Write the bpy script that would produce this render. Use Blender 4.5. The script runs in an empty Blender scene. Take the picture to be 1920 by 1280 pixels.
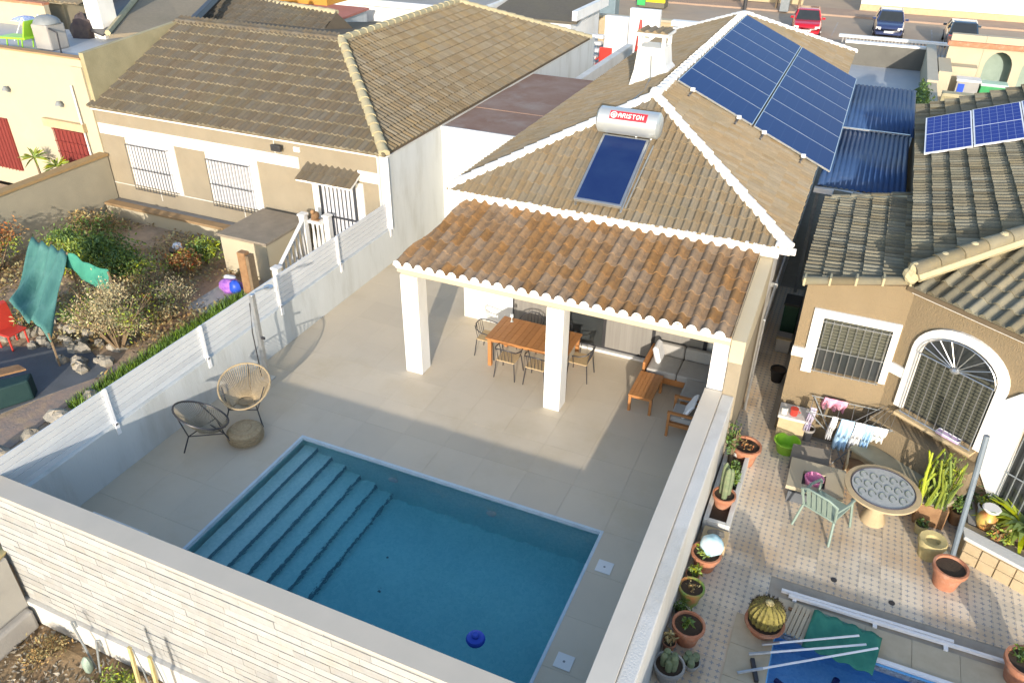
import bpy, bmesh, math, random
from mathutils import Vector, Matrix
random.seed(7)
R = math.radians
scene = bpy.context.scene
COL = scene.collection
# ---------------------------------------------------------------- camera
cam_d = bpy.data.cameras.new('camera'); cam = bpy.data.objects.new('camera', cam_d); COL.objects.link(cam)
cam_d.sensor_width = 36; cam_d.lens = 1480.07 / 1920 * 36; cam_d.clip_end = 2000; cam_d.clip_start = .1
PIT, ROL, YAW = .561904, .01192, -.409753
_h = Vector((math.sin(YAW), math.cos(YAW), 0)); _up = Vector((0, 0, 1))
_f = _h * math.cos(PIT) - _up * math.sin(PIT); _r = Vector((math.cos(YAW), -math.sin(YAW), 0)); _u = _r.cross(_f)
_r2 = _r * math.cos(ROL) + _u * math.sin(ROL); _u2 = _u * math.cos(ROL) - _r * math.sin(ROL)
cam.matrix_world = Matrix(((_r2.x, _u2.x, -_f.x, 0), (_r2.y, _u2.y, -_f.y, 0), (_r2.z, _u2.z, -_f.z, 10), (0, 0, 0, 1)))
scene.camera = cam
# ---------------------------------------------------------------- light
SUN_EL = R(14.3); SH = Vector((-.301, .954, 0)).normalized()          # horizontal direction of the shadows
world = bpy.data.worlds.new('World'); scene.world = world; world.use_nodes = True
wn = world.node_tree.nodes; bg = wn['Background']
sky = wn.new('ShaderNodeTexSky'); sky.sky_type = 'NISHITA'; sky.sun_disc = False
sky.sun_elevation = SUN_EL; sky.sun_rotation = math.atan2(-SH.x, -SH.y); sky.air_density = 1.0; sky.dust_density = 1.25; sky.ozone_density = 1.4
world.node_tree.links.new(sky.outputs[0], bg.inputs[0]); bg.inputs[1].default_value = .15
sl = bpy.data.lights.new('sun', 'SUN'); sl.energy = 2.4; sl.angle = R(.5); sl.color = (1, .895, .765)
sun = bpy.data.objects.new('sun', sl); COL.objects.link(sun)
_d = SH * math.cos(SUN_EL) - _up * math.sin(SUN_EL)
sun.rotation_euler = _d.to_track_quat('-Z', 'Y').to_euler()
scene.view_settings.view_transform = 'Standard'; scene.view_settings.look = 'None'
scene.view_settings.exposure = 1.34; scene.view_settings.gamma = 1
scene.render.engine = 'CYCLES'
# ---------------------------------------------------------------- materials
MATS = {}
def mat(name, c, c2=None, sc=3., rough=.8, rnd=0., bump=0., bsc=40., metal=0., spec=.3, dirt=None, dsc=.7, damt=.5, hue=0., coat=0., stretch=None):
    m = bpy.data.materials.new(name); m.use_nodes = True; MATS[name] = m
    nt = m.node_tree; N = nt.nodes; L = nt.links; bs = N['Principled BSDF']
    geo = N.new('ShaderNodeNewGeometry'); pos = geo.outputs['Position']
    if stretch:
        vm = N.new('ShaderNodeVectorMath'); vm.operation = 'MULTIPLY'; vm.inputs[1].default_value = stretch; L.new(pos, vm.inputs[0]); pos = vm.outputs[0]
    def noise(s, det=5., ro=.6):
        n = N.new('ShaderNodeTexNoise'); n.inputs['Scale'].default_value = s; n.inputs['Detail'].default_value = det; n.inputs['Roughness'].default_value = ro
        L.new(pos, n.inputs['Vector']); return n.outputs[0]
    def mix(fac, a, b):
        x = N.new('ShaderNodeMix'); x.data_type = 'RGBA'
        if hasattr(fac, 'links') or not isinstance(fac, (int, float)): L.new(fac, x.inputs[0])
        else: x.inputs[0].default_value = fac
        for sock, val in ((x.inputs[6], a), (x.inputs[7], b)):
            if isinstance(val, tuple): sock.default_value = (*val, 1)
            else: L.new(val, sock)
        return x.outputs[2]
    def rng(v, a, b, lo=0., hi=1.):
        r = N.new('ShaderNodeMapRange'); r.inputs[1].default_value = a; r.inputs[2].default_value = b; r.inputs[3].default_value = lo; r.inputs[4].default_value = hi
        L.new(v, r.inputs[0]); return r.outputs[0]
    if c2 is None: c2 = tuple(x * .82 for x in c)
    col = mix(rng(noise(sc), .3, .7), c, c2)
    if dirt: col = mix(rng(noise(dsc, 6., .65), .5, .72, 0, damt), col, dirt)
    if rnd or hue:
        at = N.new('ShaderNodeAttribute'); at.attribute_name = 'rnd'; oi = N.new('ShaderNodeObjectInfo')
        ad = N.new('ShaderNodeMath'); ad.operation = 'ADD'; L.new(at.outputs['Fac'], ad.inputs[0]); L.new(oi.outputs['Random'], ad.inputs[1])
        fr = N.new('ShaderNodeMath'); fr.operation = 'FRACT'; L.new(ad.outputs[0], fr.inputs[0])
        hs = N.new('ShaderNodeHueSaturation'); L.new(col, hs.inputs['Color'])
        L.new(rng(fr.outputs[0], 0, 1, 1 - rnd, 1 + rnd), hs.inputs['Value'])
        if hue:
            m7 = N.new('ShaderNodeMath'); m7.operation = 'MULTIPLY'; m7.inputs[1].default_value = 7.31; L.new(fr.outputs[0], m7.inputs[0])
            f2 = N.new('ShaderNodeMath'); f2.operation = 'FRACT'; L.new(m7.outputs[0], f2.inputs[0])
            L.new(rng(f2.outputs[0], 0, 1, .5 - hue, .5 + hue), hs.inputs['Hue'])
            L.new(rng(f2.outputs[0], 0, 1, 1.15, .75), hs.inputs['Saturation'])
        col = hs.outputs[0]
    if isinstance(col, tuple): bs.inputs['Base Color'].default_value = (*col, 1)
    else: L.new(col, bs.inputs['Base Color'])
    bs.inputs['Roughness'].default_value = rough; bs.inputs['Metallic'].default_value = metal
    bs.inputs['Specular IOR Level'].default_value = spec; bs.inputs['Coat Weight'].default_value = coat
    if bump:
        b = N.new('ShaderNodeBump'); b.inputs['Strength'].default_value = bump; b.inputs['Distance'].default_value = .02
        L.new(noise(bsc, 4.), b.inputs['Height']); L.new(b.outputs[0], bs.inputs['Normal'])
    return m
W = mat('white_paint', (.72, .72, .70), (.65, .65, .63), 1.6, .6, bump=.2, bsc=25, dirt=(.50, .47, .40), damt=.5, stretch=(1, 1, .45))
WS = mat('white_stucco', (.58, .57, .54), (.51, .51, .48), 1.3, .85, bump=.35, bsc=30, dirt=(.38, .36, .31), damt=.7, stretch=(1.2, 1.2, .4))
GREYW = mat('grey_render', (.55, .57, .56), (.49, .51, .50), .9, .85, bump=.25, bsc=25, dirt=(.38, .38, .34), dsc=.9, damt=.7, stretch=(1.4, 1.4, .3))
BEIGE = mat('beige_stucco', (.262, .228, .168), (.228, .198, .147), 1.1, .9, bump=.5, bsc=45, dirt=(.20, .165, .115), damt=.55)
CREAM = mat('cream_paint', (.44, .39, .28), (.40, .35, .25), 1.4, .8, bump=.2, bsc=30, dirt=(.52, .44, .28), damt=.4)
CREAMB = mat('cream_beam', (.44, .39, .29), (.40, .355, .265), 3, .6)
YELLOWW = mat('weathered_yellow_render', (.36, .32, .20), (.28, .25, .15), 1.5, .9, bump=.4, bsc=25, dirt=(.22, .21, .13), damt=.7)
T_MAIN = mat('old_tan_tile', (.225, .18, .115), (.19, .152, .098), 8, .85, rnd=.085, bump=.4, bsc=30, hue=.006, dirt=(.145, .122, .07), dsc=.7, damt=.45)
T_PERG = mat('new_clay_tile', (.275, .168, .08), (.215, .13, .062), 9, .75, rnd=.12, bump=.3, bsc=40, hue=.004, dirt=(.10, .075, .055), dsc=4.5, damt=.5)
T_LEFT = mat('brown_olive_tile', (.132, .110, .078), (.108, .090, .064), 5, .88, rnd=.08, bump=.4, bsc=30, hue=.006, dirt=(.14, .118, .065), dsc=.5, damt=.5)
T_RIGHT = mat('grey_brown_tile', (.185, .168, .115), (.145, .13, .09), 5, .85, rnd=.3, bump=.4, bsc=30, hue=.012, dirt=(.18, .15, .07), dsc=.8, damt=.5)
DECK = mat('roof_deck', (.13, .10, .065), None, 3, .95)
MORTAR = mat('white_mortar', (.80, .78, .74), (.72, .70, .66), 6, .85, bump=.5, bsc=25)
MORTARC = mat('cream_mortar', (.42, .37, .235), (.34, .30, .19), 6, .9, bump=.5, bsc=25)
PATIO = mat('patio_porcelain', (.545, .47, .355), (.50, .435, .335), .8, .5, rnd=.03, spec=.3, dirt=(.45, .375, .255), dsc=.55, damt=.75)
GROUT = mat('grout', (.38, .34, .28), None, 6, .95)
CAP = mat('grey_coping', (.49, .44, .365), (.44, .40, .335), 1.2, .55, spec=.4, dirt=(.42, .39, .35), damt=.3)
STONE = mat('pale_stone_cladding', (.335, .345, .345), (.285, .293, .292), 7, .85, rnd=.11, bump=.6, bsc=22, hue=.003, dirt=(.30, .265, .20), dsc=2.6, damt=.35)
SOIL = mat('soil', (.20, .135, .075), (.30, .22, .13), 2.6, 1, bump=1., bsc=14, dirt=(.10, .075, .04), dsc=3.5, damt=.8)
EARTH = mat('dry_garden_earth', (.44, .32, .215), (.33, .245, .165), 3, 1, bump=1., bsc=12, dirt=(.22, .165, .11), dsc=1.4, damt=.7)
ASPH = mat('street_paving', (.40, .315, .23), (.34, .27, .20), .6, .95, bump=.4, bsc=20, dirt=(.29, .26, .22), dsc=.16, damt=.8)
CONC = mat('concrete', (.34, .33, .31), (.28, .27, .255), 1.5, .9, bump=.3, bsc=25, dirt=(.24, .23, .21), damt=.5)
DARKC = mat('dark_wet_paving', (.12, .13, .145), (.09, .10, .11), 2, .7, bump=.2, bsc=15)
STEEL = mat('galvanised_steel', (.55, .57, .58), None, 10, .35, metal=.85, spec=.5)
DSTEEL = mat('dark_steel', (.05, .05, .055), None, 10, .45, metal=.3, spec=.5)
GSTEEL = mat('grey_painted_steel', (.22, .24, .25), (.17, .19, .20), 8, .5, spec=.4)
WSTEEL = mat('white_painted_steel', (.80, .80, .80), (.74, .74, .75), 6, .4, spec=.5)
SLAT = mat('pale_grey_fence_slat', (.58, .60, .61), (.52, .54, .56), 2, .5, rnd=.05, spec=.4)
TEAK = mat('teak', (.42, .19, .065), (.33, .14, .045), 7, .5, rnd=.12, spec=.4, stretch=(1, 6, 6))
WOOD = mat('weathered_wood', (.30, .18, .09), (.20, .11, .055), 6, .8, rnd=.15, bump=.3, bsc=40)
PLANK = mat('beige_deck_plank', (.50, .43, .31), (.44, .37, .26), 5, .75, rnd=.06)
RATTAN = mat('rattan', (.42, .33, .20), (.30, .225, .13), 25, .8, rnd=.1, bump=.8, bsc=90)
CUSH = mat('grey_cushion', (.37, .36, .34), (.33, .32, .30), 8, .95, bump=.2, bsc=120)
CUSHW = mat('white_cushion', (.72, .73, .74), (.66, .67, .69), 8, .95, bump=.2, bsc=80)
BLACK = mat('black_plastic', (.02, .02, .022), None, 8, .5)
TERRA = mat('terracotta', (.44, .19, .105), (.36, .15, .085), 9, .85, bump=.3, bsc=50, dirt=(.5, .40, .32), dsc=5, damt=.4)
POTSOIL = mat('potting_soil', (.07, .05, .035), None, 20, 1, bump=1, bsc=60)
GREENP = mat('lime_green_plastic', (.28, .58, .045), None, 4, .35, spec=.5)
PINKP = mat('pink_plastic', (.68, .16, .36), (.75, .35, .50), 7, .45)
REDP = mat('red_plastic', (.52, .05, .035), None, 4, .4, spec=.5)
YELP = mat('yellow_plastic', (.78, .62, .03), None, 4, .45)
BLUEP = mat('blue_plastic', (.03, .09, .55), None, 4, .4)
SAGE = mat('sage_plastic', (.24, .31, .265), (.20, .265, .225), 3, .5)
PURPLE = mat('purple_fabric', (.15, .04, .36), (.55, .25, .60), 6, .8)
TEAL = mat('teal_tarpaulin', (.075, .205, .18), (.055, .16, .145), 2.5, .6, bump=.4, bsc=8, dirt=(.12, .26, .24), dsc=2, damt=.6)
DGREEN = mat('dark_green_cloth', (.008, .03, .034), (.014, .042, .042), 3, .7)
NET = mat('green_net', (.05, .24, .17), (.03, .17, .13), 4, .9)
LEAF = mat('green_leaf', (.115, .19, .04), (.07, .13, .028), 8, .6, rnd=.45, hue=.03)
LEAFY = mat('yellow_green_leaf', (.26, .32, .045), (.18, .25, .03), 8, .6, rnd=.35, hue=.03)
LEAFD = mat('dry_leaf', (.34, .26, .10), (.27, .21, .095), 8, .8, rnd=.4, hue=.035)
LEAFR = mat('russet_leaf', (.36, .15, .055), (.26, .17, .05), 8, .8, rnd=.4, hue=.035)
GRASS = mat('hedge_grass', (.15, .26, .035), (.11, .20, .026), 8, .8, rnd=.4, hue=.02)
TWIG = mat('twig', (.22, .16, .10), (.15, .11, .07), 8, .9)
ROCK = mat('garden_rock', (.30, .275, .225), (.22, .20, .165), 6, .9, rnd=.25, bump=.6, bsc=20)
REDW = mat('red_painted_joinery', (.20, .035, .03), None, 6, .6)
DGLASS = mat('dark_window_glass', (.035, .04, .042), None, 3, .08, spec=.6)
SHUT = mat('white_shutter', (.52, .53, .56), (.47, .48, .51), 3, .6)
SHUTG = mat('grey_green_shutter', (.085, .088, .068), (.07, .073, .056), 3, .7, stretch=(1, 1, 12))
POLYC = mat('weathered_brown_polycarbonate', (.22, .135, .10), (.27, .20, .165), 1.2, .85, spec=.08, dirt=(.33, .31, .28), dsc=.5, damt=.7)
BLUEC = mat('blue_corrugated_sheet', (.03, .07, .18), (.045, .09, .19), .9, .55, spec=.2, dirt=(.15, .155, .15), dsc=.55, damt=.5)
TERRF = mat('blue_grey_terrace_floor', (.33, .37, .42), (.40, .42, .43), .5, .5, dirt=(.5, .5, .48), damt=.4)
REDROOF = mat('red_terrace_paint', (.45, .17, .13), (.38, .15, .11), 1.5, .9)
ORANGE = mat('ochre_render', (.50, .26, .05), None, 2, .9)
STOCK = mat('beige_sandstone', (.47, .37, .23), (.41, .32, .19), 6, .9, bump=.4, bsc=40)
LOG = mat('yellow_stone', (.48, .40, .20), (.40, .33, .15), 6, .9, bump=.4, bsc=30)
def simple(name, c, rough=.5, **k): return mat(name, c, None, 5, rough, **k)
# ---- special materials
def special(name):
    m = bpy.data.materials.new(name); m.use_nodes = True; MATS[name] = m
    return m, m.node_tree, m.node_tree.nodes, m.node_tree.links, m.node_tree.nodes['Principled BSDF']
def pv_mat(name, base, line, nx, ny, lw=.04, rough=.12):
    m, nt, N, L, bs = special(name)                     # solar cells: fine grid in the panel's own UV-like generated coordinates
    tc = N.new('ShaderNodeTexCoord'); sp = N.new('ShaderNodeSeparateXYZ'); L.new(tc.outputs['Generated'], sp.inputs[0])
    def g(sock, n):
        a = N.new('ShaderNodeMath'); a.operation = 'MULTIPLY'; a.inputs[1].default_value = n; L.new(sock, a.inputs[0])
        b = N.new('ShaderNodeMath'); b.operation = 'FRACT'; L.new(a.outputs[0], b.inputs[0])
        c = N.new('ShaderNodeMath'); c.operation = 'LESS_THAN'; c.inputs[1].default_value = lw; L.new(b.outputs[0], c.inputs[0]); return c.outputs[0]
    mx = N.new('ShaderNodeMath'); mx.operation = 'MAXIMUM'; L.new(g(sp.outputs[0], nx), mx.inputs[0]); L.new(g(sp.outputs[1], ny), mx.inputs[1])
    x = N.new('ShaderNodeMix'); x.data_type = 'RGBA'; x.inputs[6].default_value = (*base, 1); x.inputs[7].default_value = (*line, 1); L.new(mx.outputs[0], x.inputs[0])
    L.new(x.outputs[2], bs.inputs['Base Color']); bs.inputs['Roughness'].default_value = rough; bs.inputs['Specular IOR Level'].default_value = .02
    return m
PV = pv_mat('navy_solar_cells', (.012, .042, .15), (.024, .058, .17), 10, 6, .05, .35)
PV2 = pv_mat('blue_solar_cells', (.03, .055, .25), (.22, .27, .42), 6, 10, .05, .25)
COLLECT = mat('collector_glass', (.008, .02, .085), (.014, .032, .10), 1.5, .2, spec=.12)
def mosaic(name, c1, c2, s):
    m, nt, N, L, bs = special(name)
    geo = N.new('ShaderNodeNewGeometry'); vo = N.new('ShaderNodeTexVoronoi'); vo.distance = 'CHEBYCHEV'; vo.inputs['Scale'].default_value = s; vo.inputs['Randomness'].default_value = .02
    L.new(geo.outputs['Position'], vo.inputs['Vector'])
    bw = N.new('ShaderNodeSeparateColor'); L.new(vo.outputs['Color'], bw.inputs[0])
    no = N.new('ShaderNodeTexNoise'); no.inputs['Scale'].default_value = 1.2; L.new(geo.outputs['Position'], no.inputs['Vector'])
    ad = N.new('ShaderNodeMath'); ad.operation = 'MULTIPLY_ADD'; L.new(bw.outputs[0], ad.inputs[0]); ad.inputs[1].default_value = .6; L.new(no.outputs[0], ad.inputs[2])
    rm = N.new('ShaderNodeMapRange'); rm.inputs[1].default_value = .3; rm.inputs[2].default_value = 1.2; L.new(ad.outputs[0], rm.inputs[0])
    x = N.new('ShaderNodeMix'); x.data_type = 'RGBA'; x.inputs[6].default_value = (*c1, 1); x.inputs[7].default_value = (*c2, 1); L.new(rm.outputs[0], x.inputs[0])
    L.new(x.outputs[2], bs.inputs['Base Color']); bs.inputs['Roughness'].default_value = .35
    return m
MOSAIC = mosaic('pool_mosaic', (.46, .74, .72), (.64, .88, .84), 26)
MOSAICB = mosaic('blue_pool_liner', (.12, .40, .78), (.20, .52, .86), 30)
def water_mat(name, tint, dens, surf=(1, 1, 1), rip=.12):
    m = bpy.data.materials.new(name); m.use_nodes = True; N = m.node_tree.nodes; L = m.node_tree.links
    N.remove(N['Principled BSDF']); out = N['Material Output']
    tr = N.new('ShaderNodeBsdfRefraction'); tr.inputs['Color'].default_value = (*surf, 1); tr.inputs['IOR'].default_value = 1.33; tr.inputs['Roughness'].default_value = 0.
    gl = N.new('ShaderNodeBsdfGlossy'); gl.inputs['Roughness'].default_value = .03
    fr = N.new('ShaderNodeFresnel'); fr.inputs[0].default_value = 1.33
    no = N.new('ShaderNodeTexNoise'); no.inputs['Scale'].default_value = 5; no.inputs['Detail'].default_value = 3
    geo = N.new('ShaderNodeNewGeometry'); L.new(geo.outputs['Position'], no.inputs['Vector'])
    bp = N.new('ShaderNodeBump'); bp.inputs['Strength'].default_value = rip; bp.inputs['Distance'].default_value = .05; L.new(no.outputs[0], bp.inputs['Height'])
    L.new(bp.outputs[0], tr.inputs['Normal']); L.new(bp.outputs[0], gl.inputs['Normal']); L.new(bp.outputs[0], fr.inputs['Normal'])
    mx = N.new('ShaderNodeMixShader'); L.new(fr.outputs[0], mx.inputs[0]); L.new(tr.outputs[0], mx.inputs[1]); L.new(gl.outputs[0], mx.inputs[2])
    L.new(mx.outputs[0], out.inputs['Surface'])
    ab = N.new('ShaderNodeVolumeAbsorption'); ab.inputs[0].default_value = (*tint, 1); ab.inputs[1].default_value = dens
    L.new(ab.outputs[0], out.inputs['Volume'])
    return m
WATER = water_mat('pool_water', (.23, .77, .87), .58, rip=.34)
WATERB = water_mat('blue_pool_water', (.5, .8, .98), .15)
def hyd_mat():                                          # old hydraulic floor tile: a small flower pattern, one per tile (generated coordinates)
    m, nt, N, L, bs = special('patterned_floor_tile')
    tc = N.new('ShaderNodeTexCoord'); geo = N.new('ShaderNodeNewGeometry')
    nz = N.new('ShaderNodeTexNoise'); nz.inputs['Scale'].default_value = 22; L.new(geo.outputs['Position'], nz.inputs['Vector'])
    va = N.new('ShaderNodeVectorMath'); va.operation = 'MULTIPLY_ADD'; va.inputs[1].default_value = (.03, .03, 0); L.new(nz.outputs['Color'], va.inputs[0]); L.new(geo.outputs['Position'], va.inputs[2])
    vm = N.new('ShaderNodeVectorMath'); vm.operation = 'MULTIPLY'; vm.inputs[1].default_value = (9.09, 9.09, 0.); L.new(va.outputs[0], vm.inputs[0])
    f1 = N.new('ShaderNodeVectorMath'); f1.operation = 'FRACTION'; L.new(vm.outputs[0], f1.inputs[0])
    s1 = N.new('ShaderNodeVectorMath'); s1.operation = 'SUBTRACT'; s1.inputs[1].default_value = (.5, .5, 0); L.new(f1.outputs[0], s1.inputs[0])
    sp = N.new('ShaderNodeSeparateXYZ'); L.new(s1.outputs[0], sp.inputs[0])
    at = N.new('ShaderNodeMath'); at.operation = 'ARCTAN2'; L.new(sp.outputs[0], at.inputs[0]); L.new(sp.outputs[1], at.inputs[1])
    m4 = N.new('ShaderNodeMath'); m4.operation = 'MULTIPLY'; m4.inputs[1].default_value = 4; L.new(at.outputs[0], m4.inputs[0])
    co = N.new('ShaderNodeMath'); co.operation = 'COSINE'; L.new(m4.outputs[0], co.inputs[0])
    ln = N.new('ShaderNodeVectorMath'); ln.operation = 'LENGTH'; L.new(s1.outputs[0], ln.inputs[0])
    ra = N.new('ShaderNodeMath'); ra.operation = 'MULTIPLY_ADD'; ra.inputs[1].default_value = .11; ra.inputs[2].default_value = .24; L.new(co.outputs[0], ra.inputs[0])
    df = N.new('ShaderNodeMath'); df.operation = 'SUBTRACT'; L.new(ln.outputs['Value'], df.inputs[0]); L.new(ra.outputs[0], df.inputs[1])
    ab = N.new('ShaderNodeMath'); ab.operation = 'ABSOLUTE'; L.new(df.outputs[0], ab.inputs[0])
    lt = N.new('ShaderNodeMapRange'); lt.inputs[1].default_value = -.10; lt.inputs[2].default_value = .0; lt.inputs[3].default_value = .85; lt.inputs[4].default_value = 0; L.new(df.outputs[0], lt.inputs[0])
    no = N.new('ShaderNodeTexNoise'); no.inputs['Scale'].default_value = .9; no.inputs['Detail'].default_value = 6; L.new(geo.outputs['Position'], no.inputs['Vector'])
    base = N.new('ShaderNodeMix'); base.data_type = 'RGBA'; base.inputs[6].default_value = (.60, .525, .41, 1); base.inputs[7].default_value = (.52, .39, .255, 1)
    rm = N.new('ShaderNodeMapRange'); rm.inputs[1].default_value = .42; rm.inputs[2].default_value = .65; L.new(no.outputs[0], rm.inputs[0]); L.new(rm.outputs[0], base.inputs[0])
    x = N.new('ShaderNodeMix'); x.data_type = 'RGBA'; L.new(lt.outputs[0], x.inputs[0]); L.new(base.outputs[2], x.inputs[6]); x.inputs[7].default_value = (.19, .215, .25, 1)
    hs = N.new('ShaderNodeHueSaturation'); oi = N.new('ShaderNodeObjectInfo'); L.new(x.outputs[2], hs.inputs['Color'])
    r2 = N.new('ShaderNodeMapRange'); r2.inputs[3].default_value = .86; r2.inputs[4].default_value = 1.12; L.new(oi.outputs['Random'], r2.inputs[0]); L.new(r2.outputs[0], hs.inputs['Value'])
    L.new(hs.outputs[0], bs.inputs['Base Color']); bs.inputs['Roughness'].default_value = .55
    return m
HYD = hyd_mat()
def glassy(name, col, alpha):
    m, nt, N, L, bs = special(name); bs.inputs['Base Color'].default_value = (*col, 1); bs.inputs['Alpha'].default_value = alpha; bs.inputs['Roughness'].default_value = .02
    return m
# ---------------------------------------------------------------- mesh helpers
ORG = {}
class B:
    def __init__(s): s.v = []; s.f = []; s.a = []; s.cur = 0.
    def add(s, vs, fs):
        n = len(s.v); s.v += [tuple(p) for p in vs]
        for f in fs: s.f.append(tuple(i + n for i in f)); s.a.append(s.cur)
        return s
    def box(s, x0, x1, y0, y1, z0, z1):
        return s.add([(x0, y0, z0), (x1, y0, z0), (x1, y1, z0), (x0, y1, z0), (x0, y0, z1), (x1, y0, z1), (x1, y1, z1), (x0, y1, z1)],
                     [(0, 3, 2, 1), (4, 5, 6, 7), (0, 1, 5, 4), (1, 2, 6, 5), (2, 3, 7, 6), (3, 0, 4, 7)])
    def obox(s, c, u, v, w):
        c, u, v, w = map(Vector, (c, u, v, w)); P = []
        for k in (-1, 1):
            for a, b in ((-1, -1), (1, -1), (1, 1), (-1, 1)): P.append(c + u * a + v * b + w * k)
        return s.add(P, [(0, 3, 2, 1), (4, 5, 6, 7), (0, 1, 5, 4), (1, 2, 6, 5), (2, 3, 7, 6), (3, 0, 4, 7)])
    def tube(s, pts, r, n=6, caps=True, r2=None):
        pts = [Vector(p) for p in pts]; rings = []; m = len(pts)
        for i, p in enumerate(pts):
            d = (pts[min(i + 1, m - 1)] - pts[max(i - 1, 0)]).normalized()
            a = d.cross(Vector((0, 0, 1)));
            if a.length < .05: a = d.cross(Vector((1, 0, 0)))
            a.normalize(); b = d.cross(a); rr = r if r2 is None else r + (r2 - r) * i / (m - 1)
            rings.append([p + (a * math.cos(2 * math.pi * k / n) + b * math.sin(2 * math.pi * k / n)) * rr for k in range(n)])
        V = [q for g in rings for q in g]; F = []
        for i in range(m - 1):
            for k in range(n): F.append((i * n + k, i * n + (k + 1) % n, (i + 1) * n + (k + 1) % n, (i + 1) * n + k))
        if caps: F += [tuple(range(n))[::-1], tuple((m - 1) * n + k for k in range(n))]
        return s.add(V, F)
    def lathe(s, cx, cy, prof, n=16, axis='z', sx=1, sy=1):
        V = []; F = []; m = len(prof)
        for r, z in prof:
            for k in range(n):
                t = 2 * math.pi * k / n
                if axis == 'z': V.append((cx + r * math.cos(t) * sx, cy + r * math.sin(t) * sy, z))
                else: V.append((z, cx + r * math.cos(t), cy + r * math.sin(t)))
        for i in range(m - 1):
            for k in range(n): F.append((i * n + k, i * n + (k + 1) % n, (i + 1) * n + (k + 1) % n, (i + 1) * n + k))
        F.append(tuple(range(n))[::-1]); F.append(tuple((m - 1) * n + k for k in range(n)))
        return s.add(V, F)
    def prism(s, poly, vec):
        poly = [Vector(p) for p in poly]; vec = Vector(vec); n = len(poly)
        return s.add(poly + [p + vec for p in poly], [tuple(range(n))[::-1], tuple(range(n, 2 * n))] + [(i, (i + 1) % n, n + (i + 1) % n, n + i) for i in range(n)])
    def ball(s, c, rx, ry, rz, n=12, m=8, jit=0., half=False):
        V = []; F = []
        for i in range(m + 1):
            t = (math.pi / 2 if half else math.pi) * i / m
            for k in range(n):
                q = 2 * math.pi * k / n; j = 1 + random.uniform(-jit, jit)
                V.append((c[0] + rx * math.sin(t) * math.cos(q) * j, c[1] + ry * math.sin(t) * math.sin(q) * j, c[2] + rz * math.cos(t) * j))
        for i in range(m):
            for k in range(n): F.append((i * n + k, (i + 1) * n + k, (i + 1) * n + (k + 1) % n, i * n + (k + 1) % n))
        return s.add(V, F)
    def grid(s, fn, nu, nv):
        V = [fn(i / nu, j / nv) for j in range(nv + 1) for i in range(nu + 1)]
        return s.add(V, [(j * (nu + 1) + i, j * (nu + 1) + i + 1, (j + 1) * (nu + 1) + i + 1, (j + 1) * (nu + 1) + i) for j in range(nv) for i in range(nu)])
def link(o): COL.objects.link(o); return o
def mesh_of(name, b, off, smooth, m):
    me = bpy.data.meshes.new(name)
    ox, oy, oz = off
    me.from_pydata([(x - ox, y - oy, z - oz) for x, y, z in b.v], [], b.f)
    if any(b.a):
        at = me.attributes.new('rnd', 'FLOAT', 'FACE'); at.data.foreach_set('value', b.a)
    bm = bmesh.new(); bm.from_mesh(me); bmesh.ops.recalc_face_normals(bm, faces=bm.faces)
    if smooth:
        for f in bm.faces: f.smooth = True
        for e in bm.edges:
            if len(e.link_faces) == 2 and e.calc_face_angle(0) > .75: e.smooth = False
    bm.to_mesh(me); bm.free()
    if m: me.materials.append(m)
    return me
def obj(name, b, m, parent=None, smooth=False, bev=0., local=False, solid=0., kind=None):
    off = (0, 0, 0)
    if parent is not None and not local: off = ORG.get(parent.name, (0, 0, 0))
    o = bpy.data.objects.new(name, mesh_of(name, b, off, smooth, m)); link(o)
    if parent is not None: o.parent = parent; ORG[o.name] = off
    if solid:
        q = o.modifiers.new('solid', 'SOLIDIFY'); q.thickness = solid; q.offset = 0
    if bev:
        q = o.modifiers.new('bevel', 'BEVEL'); q.width = bev; q.segments = 2; q.limit_method = 'ANGLE'
    if kind: o['kind'] = kind
    return o
def tag(o, label, cat, group=None):
    o['label'] = label; o['category'] = cat
    if group: o['group'] = group
    return o
def T(name, label, cat, loc=(0, 0, 0), group=None, rz=0.):
    o = bpy.data.objects.new(name, None); link(o); o.location = loc; o.rotation_euler = (0, 0, rz); o.empty_display_size = .2
    ORG[o.name] = tuple(loc); return tag(o, label, cat, group)
def S(name, b, m, **k):                                 # a piece of the setting
    o = obj(name, b, m, **k); o['kind'] = 'structure'; return o
def copy_tree(src, loc, rz=0., label=None, group=None):
    r = src.copy(); link(r); r.location = loc; r.rotation_euler = (0, 0, rz)
    if label: r['label'] = label
    if group: r['group'] = group
    for ch in list(src.children):
        c = ch.copy(); link(c); c.parent = r
        for g in list(ch.children):
            d = g.copy(); link(d); d.parent = c
    return r
def inst(name, me, mw, parent):
    o = bpy.data.objects.new(name, me); link(o); o.parent = parent
    off = ORG.get(parent.name, (0, 0, 0)) if parent is not None else (0, 0, 0)
    o.matrix_local = Matrix.Translation(-Vector(off)) @ mw
    return o
def frame(o, u, v):
    u = Vector(u).normalized(); v = Vector(v).normalized(); w = u.cross(v).normalized()
    return Matrix(((u.x, v.x, w.x, o[0]), (u.y, v.y, w.y, o[1]), (u.z, v.z, w.z, o[2]), (0, 0, 0, 1)))
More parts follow.
